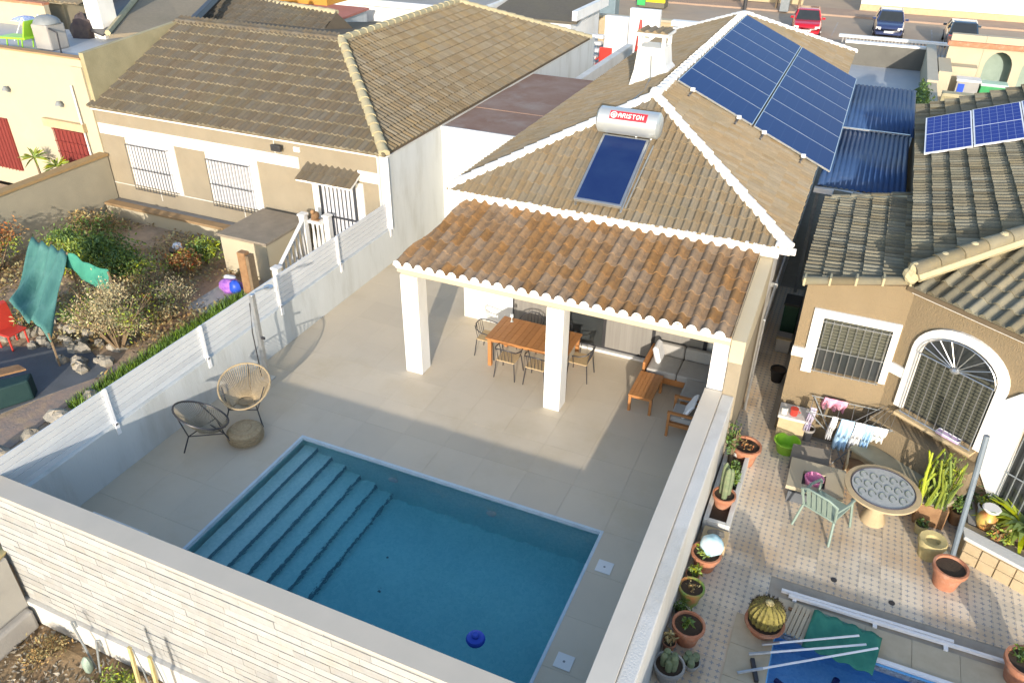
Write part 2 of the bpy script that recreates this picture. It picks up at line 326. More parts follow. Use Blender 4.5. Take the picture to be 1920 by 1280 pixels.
# ---------------------------------------------------------------- roof tiles
def tile_geo(b, tw, tl, h, lo=.022, M=None, nseg=5):
    prof = [(tw * .64 * i / nseg, h * math.sin(math.pi * i / nseg)) for i in range(nseg + 1)] + [(tw * .82, -.004), (tw * 1.0, 0)]
    n = len(prof)
    V = [Vector((u, -.015, w + lo)) for u, w in prof] + [Vector((u, tl * 1.04, w - .002)) for u, w in prof] + [Vector((u, -.015, max(w * .0, 0) + .0)) for u, w in prof]
    if M is not None: V = [M @ p for p in V]
    F = [(i, i + 1, n + i + 1, n + i) for i in range(n - 1)] + [(2 * n + i, 2 * n + i + 1, i + 1, i) for i in range(n - 1)]
    b.add(V, F)
def field(parent, o, u, v, ulen, vlen, tw, tl, m, clips=(), parts=False, h=.055, jit=.004, name='roof_tile', nseg=5, lo=.022, nose=None):
    o = Vector(o); u = Vector(u).normalized(); v = Vector(v).normalized(); w = u.cross(v)
    nu = int(math.ceil(ulen / tw)); nv = int(math.ceil(vlen / tl))
    clips = [(Vector(p), Vector(q).normalized()) for p, q in clips]
    off = Vector(ORG.get(parent.name, (0, 0, 0)))
    full = None
    if parts:
        bb = B(); tile_geo(bb, tw, tl, h, lo, nseg=nseg); full = mesh_of(name, bb, (0, 0, 0), True, m)
    J = B()
    for j in range(nv):
        for i in range(nu):
            p = o + u * (i * tw + random.uniform(-jit, jit)) + v * (j * tl + random.uniform(-jit, jit) * 2) + w * random.uniform(0, jit)
            cs = [p, p + u * tw, p + u * tw + v * tl, p + v * tl]
            out = False; cut = []
            for q, nn in clips:
                d = [(c - q).dot(nn) for c in cs]
                if max(d) < .01: out = True; break
                if min(d) < 0: cut.append((q, nn))
            if out: continue
            M = frame(p, u, v)
            if not parts:
                J.cur = random.uniform(.01, .99); tile_geo(J, tw, tl, h, lo, M=M, nseg=nseg)
            elif not cut: inst(name, full, M, parent)
            else:
                bb = B(); tile_geo(bb, tw, tl, h, lo, nseg=nseg); me = mesh_of(name, bb, (0, 0, 0), True, m)
                bm = bmesh.new(); bm.from_mesh(me); Mi = M.inverted()
                for q, nn in cut:
                    bmesh.ops.bisect_plane(bm, geom=bm.verts[:] + bm.edges[:] + bm.faces[:], plane_co=Mi @ q, plane_no=Mi.to_3x3() @ nn, clear_inner=True)
                if len(bm.faces): bm.to_mesh(me); inst(name, me, M, parent)
                bm.free()
    if not parts:
        ob = obj('roof_tiles', J, m, parent, smooth=True, kind='stuff')
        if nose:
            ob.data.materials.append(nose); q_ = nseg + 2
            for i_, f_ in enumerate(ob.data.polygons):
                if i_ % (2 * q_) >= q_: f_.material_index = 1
        bm = bmesh.new(); bm.from_mesh(ob.data)
        for q, nn in clips:
            bmesh.ops.bisect_plane(bm, geom=bm.verts[:] + bm.edges[:] + bm.faces[:], plane_co=q - off, plane_no=nn, clear_inner=True)
        bm.to_mesh(ob.data); bm.free()
        return ob
def caps(parent, a, b, r, m, length=.4, name='ridge_tile', lift=.0, jag=0.):
    a = Vector(a); b = Vector(b); d = b - a; n = max(1, round(d.length / length)); L = d.length / n; d.normalize()
    s = d.cross(Vector((0, 0, 1))).normalized()
    bb = B(); k = 7; V = []; 
    for y, rr in ((-.03, r * 1.08), (L * .98, r * .9)):
        for i in range(k):
            t = math.pi * i / (k - 1); V.append((rr * math.cos(t) * 1.25, y, rr * math.sin(t) * .9 + (.012 if y < 0 else 0)))
    for i in range(k): V.append((V[i][0], V[i][1], -r * .5)) 
    for i in range(k): V.append((V[k + i][0], V[k + i][1], -r * .5))
    F = [(i, i + 1, k + i + 1, k + i) for i in range(k - 1)] + [(i, i + 1, 2 * k + i + 1, 2 * k + i) for i in range(k - 1)] + [(0, k, 3 * k, 2 * k), (k - 1, 2 * k - 1, 4 * k - 1, 3 * k - 1)] + [(k + i, k + i + 1, 3 * k + i + 1, 3 * k + i) for i in range(k - 1)]
    bb.add(V, F); me = mesh_of(name, bb, (0, 0, 0), True, m)
    for i in range(n):
        p = a + d * (L * i) + Vector((0, 0, lift)) + s * random.uniform(-jag, jag) + Vector((0, 0, random.uniform(-jag, jag) * .5))
        inst(name, me, frame(p, s, d), parent)
def leaves(b, c, rx, ry, rz, n, size, up=.3, clump=9, asp=.45):
    """leaf sized faces gathered in clumps through an ellipsoid"""
    cl = []
    for _ in range(clump):
        while True:
            p = Vector((random.uniform(-1, 1), random.uniform(-1, 1), random.uniform(-1, 1)))
            if p.length < 1: break
        cl.append((p * .8, random.uniform(.22, .5)))
    for _ in range(n):
        q, r = random.choice(cl); p = q + Vector((random.gauss(0, 1), random.gauss(0, 1), random.gauss(0, 1))) * r * .55
        p = Vector((c[0] + p.x * rx, c[1] + p.y * ry, c[2] + p.z * rz))
        d = Vector((random.gauss(0, 1), random.gauss(0, 1), random.gauss(0, 1) + up)).normalized(); e = d.orthogonal().normalized()
        e.rotate(Matrix.Rotation(random.uniform(0, 6.3), 3, d)); f = d.cross(e) * asp; z = size * random.uniform(.6, 1.4)
        b.cur = random.uniform(.01, .99); b.add([p - e * z * .1, p + e * z * .5 + f * z * .5 + d * z * .08, p + e * z, p + e * z * .5 - f * z * .5 + d * z * .08], [(0, 1, 2, 3)])
def plant(name, label, cat, loc, rx, ry, h, n, size, lm, stems=7, group=None, lm2=None, n2=0, stemm=None, lift=.35):
    t = T(name, label, cat, loc, group); b = B()
    x, y, z = loc
    for i in range(stems):
        a = random.uniform(0, 6.3); q = random.uniform(.3, .9); 
        p1 = (x + rx * q * .5 * math.cos(a) + random.uniform(-.03, .03), y + ry * q * .5 * math.sin(a), z + h * .5); p2 = (x + rx * q * math.cos(a), y + ry * q * math.sin(a), z + h * random.uniform(.75, 1))
        b.tube([(x + .02 * math.cos(a), y + .02 * math.sin(a), z - .02), p1, p2], .02 + .012 * h, 4, r2=.006)
        for k in range(3):
            a2 = a + random.uniform(-1.2, 1.2); b.tube([p1, (p1[0] + rx * .45 * math.cos(a2), p1[1] + ry * .45 * math.sin(a2), p1[2] + h * random.uniform(.1, .4))], .009, 3, r2=.003)
    obj('stem', b, stemm or TWIG, t)
    b = B(); leaves(b, (x, y, z + h * (lift + .27)), rx, ry, h * .5, n, size); obj('foliage', b, lm, t)
    if lm2: 
        b = B(); leaves(b, (x, y, z + h * (lift + .27)), rx * .95, ry * .95, h * .48, n2, size); obj('foliage', b, lm2, t)
    return t
# ================================================================ ground and main property
S('ground', B().add([(-600, -600, -1.65), (600, -600, -1.65), (600, 1200, -1.65), (-600, 1200, -1.65)], [(0, 1, 2, 3)]), EARTH)
PX0, PX1, PY0, PY1 = -11.07, -1.47, 5.38, 20.1
LX0, LX1, LY0, LY1 = -8.71, -2.41, 5.80, 9.62          # pool opening
b = B()
b.box(PX0, LX0 - .02, PY0, LY1, -1.6, -.022); b.box(LX1 + .02, PX1, PY0, LY1, -1.6, -.022); b.box(LX0 - .02, LX1 + .02, PY0, LY0 - .02, -1.6, -.022); b.box(PX0, PX1, LY1 + .02, PY1, -1.6, -.0222)
patio = S('patio', b, GROUT)
def cuts(marks, pitch):
    out = []
    for a, c in zip(marks, marks[1:]):
        n = max(1, round((c - a) / pitch)); out += [a + (c - a) * i / n for i in range(n)]
    return out + [marks[-1]]
xs = cuts([PX0, LX0, LX1, PX1], .9); ys = cuts([PY0, LY0, LY1, PY1], .9); pc = {}
for i in range(len(xs) - 1):
    for j in range(len(ys) - 1):
        x0, x1, y0, y1 = xs[i], xs[i + 1], ys[j], ys[j + 1]
        if x0 >= LX0 - .01 and x1 <= LX1 + .01 and y0 >= LY0 - .01 and y1 <= LY1 + .01: continue
        if x0 > -7.9 and y0 > 15.3: continue
        k = (round(x1 - x0, 3), round(y1 - y0, 3))
        if k not in pc: pc[k] = mesh_of('floor_tile', B().box(.0014, k[0] - .0014, .0014, k[1] - .0014, -.022, 0), (0, 0, 0), False, PATIO)
        inst('floor_tile', pc[k], Matrix.Translation((x0, y0, random.uniform(0, .0012))), patio)
# ---- pool
FZ = -1.4
b = B()
b.box(LX0 - .02, LX1 + .02, LY0 - .02, LY1 + .02, FZ - .1, FZ); b.box(LX0 - .019, LX0, LY0, LY1, FZ, -.012); b.box(LX1, LX1 + .019, LY0, LY1, FZ, -.012)
b.box(LX0, LX1, LY1, LY1 + .019, FZ, -.0121); b.box(LX0, LX1, LY0 - .019, LY0, FZ, -.0121)
pool = S('swimming_pool', b, MOSAIC)
RIM = simple('pale_blue_pool_rim', (.52, .62, .68), .4)
for nm, a in (('pool_rim', (LX0, LX0 + .05, LY0, LY1 - .05)), ('pool_rim', (LX1 - .05, LX1, LY0, LY1 - .05)), ('pool_rim', (LX0, LX1, LY1 - .05, LY1))):
    obj(nm, B().box(a[0], a[1], a[2], a[3], -.07, .004), RIM, pool)
MOSD = mosaic('shaded_riser_mosaic', (.10, .24, .30), (.16, .32, .38), 26)  # shade on the step risers, painted in as darker mosaic plates
st = [-8.38, -8.05, -7.73, -7.40, -7.05, -6.70]
for i, x in enumerate(st):
    z = -.30 - i * .185
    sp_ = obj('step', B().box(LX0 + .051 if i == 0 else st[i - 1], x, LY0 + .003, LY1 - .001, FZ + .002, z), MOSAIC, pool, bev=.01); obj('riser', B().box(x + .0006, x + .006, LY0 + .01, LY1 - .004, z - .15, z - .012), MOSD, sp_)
for p, q in (((-6.61, LY1 - .06, -.52), 'y'), ((-4.53, LY1 - .06, -.56), 'y'), ((LX1 - .06, 6.62, -.55), 'x'), ((LX1 - .06, 8.9, -.62), 'x')):
    b = B()
    rr = .10 if not (q == 'x' and p[1] > 8) else .05
    b.ball(p, rr * (.4 if q == 'x' else 1), rr * (.4 if q == 'y' else 1), rr, 14, 8)
    obj('pool_light', b, W, pool, smooth=True)
for x, y in ((-6.0, 8.3), (-5.75, 7.6)):
    b = B(); b.tube([(x, y, FZ), (x, y, FZ + .02)], .03, 12); obj('floor_drain', b, GSTEEL, pool)
b = B(); b.box(LX0 - .01, LX1 + .01, LY0 - .01, LY1 + .01, FZ - .05, -.10); S('water', b, WATER)
t = T('chlorine_float', 'round blue chlorine dispenser floating in the large pool', 'pool float', (-3.5, 6.82, -.14))
b = B().lathe(-3.5, 6.82, [(.05, -.2), (.14, -.14), (.15, -.09), (.13, -.05), (.07, -.03)], 18); obj('float_ring', b, BLUEP, t, True)
obj('float_cap', B().lathe(-3.5, 6.82, [(.06, -.029), (.06, .0), (.04, .02)], 14), BLUEP, t, True)
for x, y, l in ((-2.15, 8.86, 'white square skimmer lid beside the pool, by the inner corner of the pool'), (-2.13, 6.93, 'white square skimmer lid beside the pool, near the stone clad front wall')):
    t = T('skimmer_lid', l, 'pool lid', (x, y, 0), 'skimmer lids'); b = B().box(x - .13, x + .13, y - .13, y + .13, .003, .012); o = obj('lid_plate', b, W, t, bev=.003)
    obj('finger_hole', B().tube([(x, y, .0121), (x, y, .0135)], .02, 10), GSTEEL, t)
# ---- front wall with stone cladding
t = T('front_boundary_wall', 'pale stone clad boundary wall with grey coping in front of the pool', 'wall', (-6.2, 5.22, -1.6))
obj('wall_core', B().box(-11.35, -1.10, 5.11, 5.379, -1.6, 1.44), simple('dark_bedding_mortar', (.19, .18, .16), .95), t)
obj('coping', B().box(-11.36, -1.475, 5.045, 5.39, 1.44, 1.5), CAP, t, bev=.006)
z = -1.08; row = 0
SH_ = [mesh_of('stone', B().box(0, w, -.028, 0, 0, 1), (0, 0, 0), False, STONE) for w in (.4, .6, .75, .9)]
for me, w in zip(SH_, (.4, .6, .75, .9)): pass
while z < 1.43:
    h = min(.152, 1.437 - z); x = -11.35 - random.uniform(0, .5)
    while x < -1.12:
        k = random.choice((0, 1, 1, 2, 2, 3)); w = (.4, .6, .75, .9)[k]; x1 = min(x + w, -1.1); x0 = max(x, -11.35)
        if x1 - x0 > .06:
            M = Matrix.Translation((x0, 5.108 + random.uniform(-.004, .004), z)) @ Matrix.Diagonal(((x1 - x0 - .005) / w, 1, h - .015, 1)); inst('stone', SH_[k], M, t)
        x += w
    z += h
obj('plinth', B().box(-11.35, -1.1, 5.0, 5.105, -1.6, -1.09), WS, t, bev=.01)
# ---- right boundary wall
t = T('right_boundary_wall', 'white boundary wall with grey coping between the pool patio and the potted plants', 'wall', (-1.2, 9, 0))
obj('wall_core', B().box(-1.465, -1.15, 5.12, 15.2, -1.6, 1.445), WS, t)
obj('coping', B().box(-1.475, -1.155, 5.12, 12.42, 1.445, 1.5), mat('pale_coping', (.56, .52, .45), (.51, .475, .415), 1.2, .6, spec=.3, dirt=(.47, .43, .37), damt=.4), t, bev=.005)
t = T('terrace_side_wall', 'older white rendered wall strip along the outer side of the grey coping', 'wall', (-1.05, 9, -.2))
obj('wall_core', B().box(-1.149, -.93, 3.0, 12.4, -1.6, 1.47), WS, t, bev=.02)
# ---- left wall, slat fence
t = T('left_boundary_wall', 'low grey white boundary wall under the slatted fence', 'wall', (-11.2, 11, 0))
obj('wall_core', B().box(-11.33, PX0, 5.391, 17.12, -1.6, 1.0), GREYW, t)
f = T('slat_fence', 'pale grey slatted metal fence with white posts on the low wall', 'fence', (-11.2, 11, 1.0))
py = [5.2, 7.50, 9.88, 12.25, 14.62, 17.0]
for y in py[1:]:
    b = B().box(-11.13, -11.085, y - .03, y + .03, 1.002, 1.78); b.box(-11.069, -11.05, y - .04, y + .04, .80, 1.04); b.box(-11.11, -11.05, y - .03, y + .03, 1.005, 1.05); obj('post', b, WSTEEL, f)
for a, c in zip(py, py[1:]):
    n = mesh_of('slat', B().box(-.012, .012, .033, c - a - .033, 0, .112), (0, 0, 0), False, SLAT)
    for k in range(6): inst('slat', n, Matrix.Translation((-11.145, a, 1.03 + k * .123)), f)
# ---- party wall (tall)
t = T('party_wall', 'tall grey white rendered party wall beside the brown roofed house', 'wall', (-11.2, 25, 0))
obj('wall_core', B().box(-11.34, PX0, 17.121, 34, -.3, 3.0), GREYW, t)
obj('coping', B().box(-11.2, -11.05, 17.115, 34, 3.0, 3.04), WS, t)
obj('gutter', B().box(-11.34, -11.201, 17.115, 34, 3.0, 3.035), GSTEEL, t)
b = B().tube([(-11.05, 17.05, 1.0), (-11.05, 17.05, 3.0)], .035, 8); obj('downpipe', b, WSTEEL, t, True)
t = T('corridor_wall', 'grey white end wall with white top edge between party wall and villa', 'wall', (-9.6, 20.2, 0))
obj('wall_core', B().box(-11.068, -7.9, 20.1, 20.25, 0, 2.93), GREYW, t); obj('white_edge', B().box(-11.066, -8.3, 20.05, 20.13, 2.93, 3.03), W, t)
t = T('polycarbonate_roof', 'weathered brown polycarbonate patio roof between party wall and villa roof', 'patio roof', (-9.6, 23, 2.9))
for a, c in ((20.13, 22.3), (22.32, 24.9), (24.92, 27.1)): obj('sheet', B().box(-11.04, -8.2, a, c, 2.98 + .02 * (a > 22 and a < 24), 3.0 + .02 * (a > 22 and a < 24)), POLYC, t)
b = B().box(-11.04, -8.2, 26.9, 27.05, 2.8, 2.97); obj('rafter', b, W, t)
t = T('stair_side_wall', 'low white parapet running from patio roof to the red chair terrace', 'wall', (-9.4, 31, 0)); obj('wall_core', B().box(-9.62, -9.35, 27.2, 34, 0, 2.9), WS, t)
# ---- villa
V = T('villa', 'white villa with tan tiled hip roof and white ridges behind the pool patio', 'house', (-4.4, 20, 0))
ZE = 3.4; XL, XR, YF, YB = -8.13, -.66, 14.97, 34.0; AX, AY, AZ = -4.43, 18.42, 5.05; BY = 30.2
obj('wall', B().box(-7.89, -.9, 15.17, 33.6, 0, 3.28), W, V)
obj('side_wall', B().box(-1.149, -.9, 12.401, 15.169, -.2, 2.2), BEIGE, V)
b = B().prism([(-1.148, 12.36, 2.201), (-1.148, 15.165, 2.201), (-1.148, 15.165, 3.17), (-1.148, 12.36, 2.66)], (.248, 0, 0)); obj('side_wall', b, CREAM, V)
b = B().add([(XL, YF, ZE), (XR, YF, ZE), (XR, YB, ZE), (XL, YB, ZE), (AX, AY, AZ), (AX, BY, AZ), (XL, YF, ZE - .1), (XR, YF, ZE - .1), (XR, YB, ZE - .1), (XL, YB, ZE - .1)],
            [(0, 1, 4), (1, 2, 5, 4), (2, 3, 5), (3, 0, 4, 5), (0, 1, 7, 6), (1, 2, 8, 7), (2, 3, 9, 8), (3, 0, 6, 9), (6, 7, 8, 9)])
roof = obj('roof', b, DECK, V)
hl = Vector((AX - XL, AY - YF, 0)); hr = Vector((AX - XR, AY - YF, 0)); bl = Vector((AX - XL, BY - YB, 0)); br = Vector((AX - XR, BY - YB, 0))
FL, FR, BL_, BR_ = Vector((XL, YF, ZE)), Vector((XR, YF, ZE)), Vector((XL, YB, ZE)), Vector((XR, YB, ZE))
def perp(h, ref): 
    n = Vector((-h.y, h.x, 0)); return n if n.dot(Vector(ref)) > 0 else -n
vf = Vector((0, AY - YF, AZ - ZE)); vr = Vector((AX - XR, 0, AZ - ZE)); vl = Vector((AX - XL, 0, AZ - ZE)); UPZ = Vector((0, 0, .012))
field(roof, FL + UPZ + Vector((0, -.06, -.03)), (1, 0, 0), vf, XR - XL, vf.length + .1, .172, .31, T_MAIN, [(FL, perp(hl, (1, -1, 0))), (FR, perp(hr, (-1, -1, 0)))], parts=True, h=.06)
field(roof, FR + UPZ, (0, 1, 0), vr, YB - YF, vr.length, .175, .33, T_MAIN, [(FR, perp(hr, (1, 1, 0))), (BR_, perp(br, (1, -1, 0))), (Vector((AX, 0, 0)), Vector((1, 0, 0)))], nseg=4)
field(roof, BL_ + UPZ, (0, -1, 0), vl, YB - YF, vl.length, .175, .33, T_MAIN, [(FL, perp(hl, (-1, 1, 0))), (BL_, perp(bl, (-1, -1, 0))), (Vector((AX, 0, 0)), Vector((-1, 0, 0)))], nseg=4)
AP, BP = Vector((AX, AY, AZ)), Vector((AX, BY, AZ))
for a, c in ((FL, AP), (FR, AP), (BR_, BP), (BL_, BP)): caps(roof, a, c, .085, MORTAR, .33, lift=.055, jag=.012, name='hip_tile')
caps(roof, AP + Vector((0, -.12, 0)), BP, .09, MORTAR, .34, lift=.06, jag=.01)
b = B().ball((AX, AY, AZ + .1), .15, .15, .12, 10, 6, .08); obj('apex_mortar', b, MORTAR, roof, True)
# white mortar band of the front eave
b = B(); x = XL - .02
while x < XR:
    b.obox((x + .098, YF - .03 + random.uniform(-.01, .01), ZE - .045), (.096, 0, 0), (0, .06, 0), (0, 0, .055 + random.uniform(-.006, .01))); x += .196
obj('eave_mortar', b, MORTAR, V, bev=.012)
b = B().box(XR - .25, XR + .06, YF - .10, YF + .10, ZE - .12, ZE + .10); obj('eave_corner', b, MORTAR, V, bev=.03)
obj('cornice', B().box(XL + .12, XR - .15, 14.93, 15.168, 3.16, 3.29), W, V, bev=.01)
obj('cornice', B().box(-.899, XR - .05, 15.17, 33.5, 3.17, 3.29), W, V)
# under the pergola: sliding doors
CURT = mat('curtained_glass', (.24, .23, .21), (.19, .18, .165), 2, .15, spec=.5, stretch=(9, 9, .3))
d = obj('sliding_door', B().box(-6.55, -1.9, 15.10, 15.168, .06, 2.2), DSTEEL, V)
for i in range(4):
    x = -6.5 + i * 1.15; obj('pane', B().box(x, x + 1.07, 15.085, 15.105, .12, 2.12), DGLASS if i == 1 else CURT, d)
obj('threshold', B().box(-6.6, -1.85, 15.0, 15.099, .001, .06), W, V)
obj('wall_lamp', B().box(-7.4, -7.25, 15.08, 15.168, 1.9, 2.15), DSTEEL, V, bev=.02)
# chimney
t = T('chimney', 'white chimney with open tiled cap on the left roof slope of the villa', 'chimney', (-5.35, 21.7, 4.5))
b = B(); 
b.prism([(-5.95, 21.35, 4.3), (-4.75, 21.35, 4.86), (-4.95, 21.35, 5.05), (-5.02, 21.35, 5.5), (-5.74, 21.35, 5.5), (-5.8, 21.35, 4.9)], (0, .75, 0)); obj('stack', b, W, t, bev=.02)
for x, y in ((-5.7, 21.39), (-5.06, 21.39), (-5.7, 22.03), (-5.06, 22.03)): obj('pillar', B().box(x - .05, x + .05, y - .035, y + .035, 5.5, 5.78), W, t)
b = B().box(-5.82, -4.94, 21.28, 22.16, 5.78, 5.86); obj('cap', b, W, t, bev=.015)
for i in range(4):
    m_ = B(); tile_geo(m_, .2, .8, .05, M=frame((-5.78 + i * .205, 21.3, 5.87), (1, 0, 0), (0, 1, 0))); obj('cap_tile', m_, T_MAIN, t, True)
t2 = tag(obj('aerial_cable', B().tube([(-5.35, 21.33, 5.3), (-5.32, 21.28, 5.05), (-5.3, 21.27, 4.75), (-5.0, 19.6, 4.85), (-4.95, 18.5, 4.9), (-4.86, 17.4, 4.72)], .022, 6), GSTEEL), 'grey cable running from the villa chimney to the solar water tank', 'cable')
# ---- pergola
P_ = T('pergola', 'white columned pergola with orange brown clay tile roof over the dining table', 'pergola', (-4.6, 13.7, 0))
for x0, x1 in ((-7.98, -7.57), (-4.69, -4.33)): obj('column', B().box(x0, x1, 12.46, 12.84, .001, 2.42), W, P_, bev=.012)
obj('column', B().box(-1.46, -1.16, 12.46, 12.84, 1.446, 2.5), W, P_, bev=.012)
obj('beam', B().box(-7.98, -1.16, 12.50, 12.78, 2.42, 2.62), CREAMB, P_, bev=.01)
obj('fascia', B().box(-8.0, -1.155, 12.40, 12.498, 2.50, 2.66), CREAMB, P_, bev=.008)
E0 = Vector((-8.02, 12.36, 2.70)); E1 = Vector((-1.16, 12.36, 2.70)); T0 = Vector((-7.62, 14.93, 3.2)); T1 = Vector((-1.16, 14.93, 3.2))
b = B().prism([E0 + Vector((0, .05, -.03)), E1 + Vector((0, .05, -.03)), T1 + Vector((0, 0, -.02)), T0 + Vector((0, 0, -.02))], (0, 0, -.06)); proof = obj('roof', b, CREAMB, P_)
vp = T0 - E0; vp.x = 0
field(proof, E0 + Vector((0, -.02, .0)), (1, 0, 0), vp, 6.86, vp.length, .253, .335, T_PERG, [(E0, Vector((2.57, -.4, 0))), (E1, Vector((-1, 0, 0)))], parts=True, h=.08, jit=.004, lo=.012)
b = B(); x = -8.0
while x < -1.35:
    b.lathe(0, 0, [(0, 0)], 3) if False else b.ball((x + .06, 12.325, 2.69), .10, .03, .115, 10, 4, 0, True); x += .253
b.box(-8.0, -1.17, 12.355, 12.397, 2.62, 2.70); obj('eave_mortar', b, MORTAR, P_)
b = B()
for i in range(8):
    x = -7.6 + i * .9; b.obox((x, 13.7, 2.80), (.05, 0, 0), (0, 1.15, .225), (0, -.014, .07))
obj('rafter', b, CREAMB, P_)
# ---- solar water heater
t = T('solar_water_heater', 'solar water heater with silver tank and blue collector on the villa hip roof', 'water heater', (-4.6, 16, 3.9))
kf = (AZ - ZE) / (AY - YF); Lf = math.hypot(1, kf); vv = Vector((0, 1, kf)).normalized(); nn = Vector((0, -kf, 1)).normalized(); uu = Vector((1, 0, 0))
def rp(x, y, h): return Vector((x, y, ZE + (y - YF) * kf)) + nn * h
c0 = rp(-4.60, 16.0, .19)
obj('collector_box', B().obox(c0, uu * .53, vv * 1.02, nn * .04), STEEL, t, bev=.008)
obj('collector_glass', B().obox(c0 + nn * .043, uu * .475, vv * .965, nn * .004), COLLECT, t)
b = B()
for sx in (-.5, .5):
    b.tube([rp(-4.6 + sx, 15.05, .08), rp(-4.6 + sx, 17.3, .12)], .025, 4); b.tube([rp(-4.6 + sx, 17.0, .08), rp(-4.6 + sx, 17.05, .34)], .022, 4); b.tube([rp(-4.6 + sx, 15.1, .02), rp(-4.6 + sx, 15.1, .16)], .022, 4)
obj('mount_frame', b, STEEL, t)
tc = rp(-4.585, 17.12, .44); TL = .68; TR = .285
b = B().lathe(tc.y, tc.z, [(.10, tc.x - TL - .04), (.22, tc.x - TL - .03), (TR, tc.x - TL + .02), (TR, tc.x + TL - .02), (.22, tc.x + TL + .03), (.10, tc.x + TL + .04)], 32, 'x')
obj('tank', b, mat('brushed_silver_tank', (.46, .50, .52), (.42, .46, .48), 2, .4, metal=.5, spec=.5), t, True)
# red sign wrapped on the tank, facing the camera side
ang0, ang1 = R(-62), R(-22)
def tp(x, a, r): return (tc.x + x, tc.y - math.cos(a) * r, tc.z - math.sin(a) * r)
RED = simple('red_label', (.60, .03, .045), .4); LBL = simple('white_lettering', (.85, .82, .80), .5)
b = B().grid(lambda i, j: tp(-.40 + i * .84, ang0 + (ang1 - ang0) * j, TR + .003), 8, 8); lab = obj('sign', b, RED, t)
GL = {'A': ['01110', '10001', '11111', '10001', '10001'], 'R': ['11110', '10001', '11110', '10010', '10001'], 'I': ['1', '1', '1', '1', '1'], 'S': ['01111', '10000', '01110', '00001', '11110'], 'T': ['11111', '00100', '00100', '00100', '00100'], 'O': ['01110', '10001', '10001', '10001', '01110'], 'N': ['10001', '11001', '10101', '10011', '10001']}
b = B(); x = -.205; pw = .0148; ah = (ang1 - ang0) * .52 / 5; at0 = ang0 + (ang1 - ang0) * .24
for ch in 'ARISTON':
    g = GL[ch]
    for r_, line in enumerate(g):
        for c_, v_ in enumerate(line):
            if v_ == '1':
                a0 = at0 + ah * r_; a1 = a0 + ah * 1.02; xx = x + c_ * pw
                b.add([tp(xx, a0, TR + .006), tp(xx + pw * 1.04, a0, TR + .006), tp(xx + pw * 1.04, a1, TR + .006), tp(xx, a1, TR + .006)], [(0, 1, 2, 3)])
    x += pw * (len(g[0]) + 1.25)
am = at0 + ah * 2.5; 
for rr0, rr1 in ((.055, .075), (.0, .034)):
    n = 14; V_ = []; F_ = []
    for k in range(n):
        q = 2 * math.pi * k / n
        for rr in (rr0, rr1): V_.append(tp(-.305 + rr * math.cos(q), am + rr * math.sin(q) / TR, TR + .006))
    for k in range(n): F_.append((2 * k, 2 * k + 1, (2 * k + 3) % (2 * n), (2 * k + 2) % (2 * n)))
    b.add(V_, F_)
obj('lettering', b, LBL, lab)
b = B().tube([rp(-4.05, 16.95, .2), rp(-4.02, 17.0, .36), tc + Vector((.5, -.1, -.25))], .018, 6); b.tube([rp(-4.35, 16.98, .22), tc + Vector((.2, -.12, -.26))], .018, 6); obj('pipe', b, WSTEEL, t)
b = B().tube([rp(-4.04, 15.2, .06), rp(-4.02, 16.0, .05), rp(-3.98, 16.9, .08)], .02, 6); obj('pipe', b, GSTEEL, t)
# ---- photovoltaic array
t = T('photovoltaic_array', 'large navy photovoltaic array on the right slope of the villa roof', 'solar panels', (-2.3, 24, 4.2))
vr_n = vr.normalized(); nr = Vector((0, 1, 0)).cross(vr_n)
def rr_(x, y, h): return Vector((x, y, ZE + (XR - x) * vr.z / abs(vr.x))) + nr * h
rows = [(-4.30, -2.36), (-2.32, -.38)]; Y0 = 19.78; PW = 1.395
pm = None
for (xa, xb) in rows:
    for k in range(7):
        y0 = Y0 + k * PW; w = abs(xb - xa) / abs(vr_n.x)
        M = frame(rr_(xb, y0, .15), (0, 1, 0), vr_n)
        if pm is None or abs(pm[2] - w) > .001:
            pm = (mesh_of('panel', B().box(.008, PW - .008, 0, w, -.02, .02), (0, 0, 0), False, STEEL), mesh_of('panel_glass', B().box(.028, PW - .028, .02, w - .02, .0201, .0235), (0, 0, 0), False, PV), w)
        p = inst('panel', pm[0], M, t); ORG[p.name] = (0, 0, 0)
        g = bpy.data.objects.new('panel_glass', pm[1]); link(g); g.parent = p
for xc in (-3.9, -2.7, -2.05, -1.05):
    b = B().tube([rr_(xc, Y0 - .32, .06), rr_(xc, Y0 + 9.7, .1)], .03, 4); obj('rail', b, DSTEEL, t)
    b = B().obox(rr_(xc, Y0 - .01, .16), (.05, 0, 0), (0, .03, 0), (0, 0, .04)); obj('clamp', b, WSTEEL, t)
    b = B().tube([rr_(xc, Y0 - .3, .02), rr_(xc, Y0 - .02, .1)], .03, 4); obj('hook', b, DSTEEL, t)
# ---- outdoor shower
t = T('outdoor_shower', 'grey steel outdoor shower post standing by the slatted fence', 'shower', (-10.6, 10.9, 0))
b = B().box(-10.64, -10.54, 10.86, 10.96, .001, 2.12); obj('post', b, STEEL, t, bev=.02)
obj('base_plate', B().box(-10.72, -10.46, 10.78, 11.04, .001, .02), STEEL, t, bev=.004)
b = B().tube([(-10.59, 10.95, 2.05), (-10.59, 11.0, 2.12), (-10.5, 11.35, 2.12)], .018, 6); obj('shower_arm', b, STEEL, t); obj('shower_head', B().tube([(-10.5, 11.33, 2.11), (-10.5, 11.33, 2.08)], .1, 14), STEEL, t)
b = B().tube([(-10.66, 10.88, 1.9), (-10.7, 10.84, 1.2), (-10.68, 10.84, .1)], .014, 5); obj('hose', b, DSTEEL, t)
obj('tap', B().box(-10.54, -10.46, 10.89, 10.93, 1.05, 1.1), DSTEEL, t)
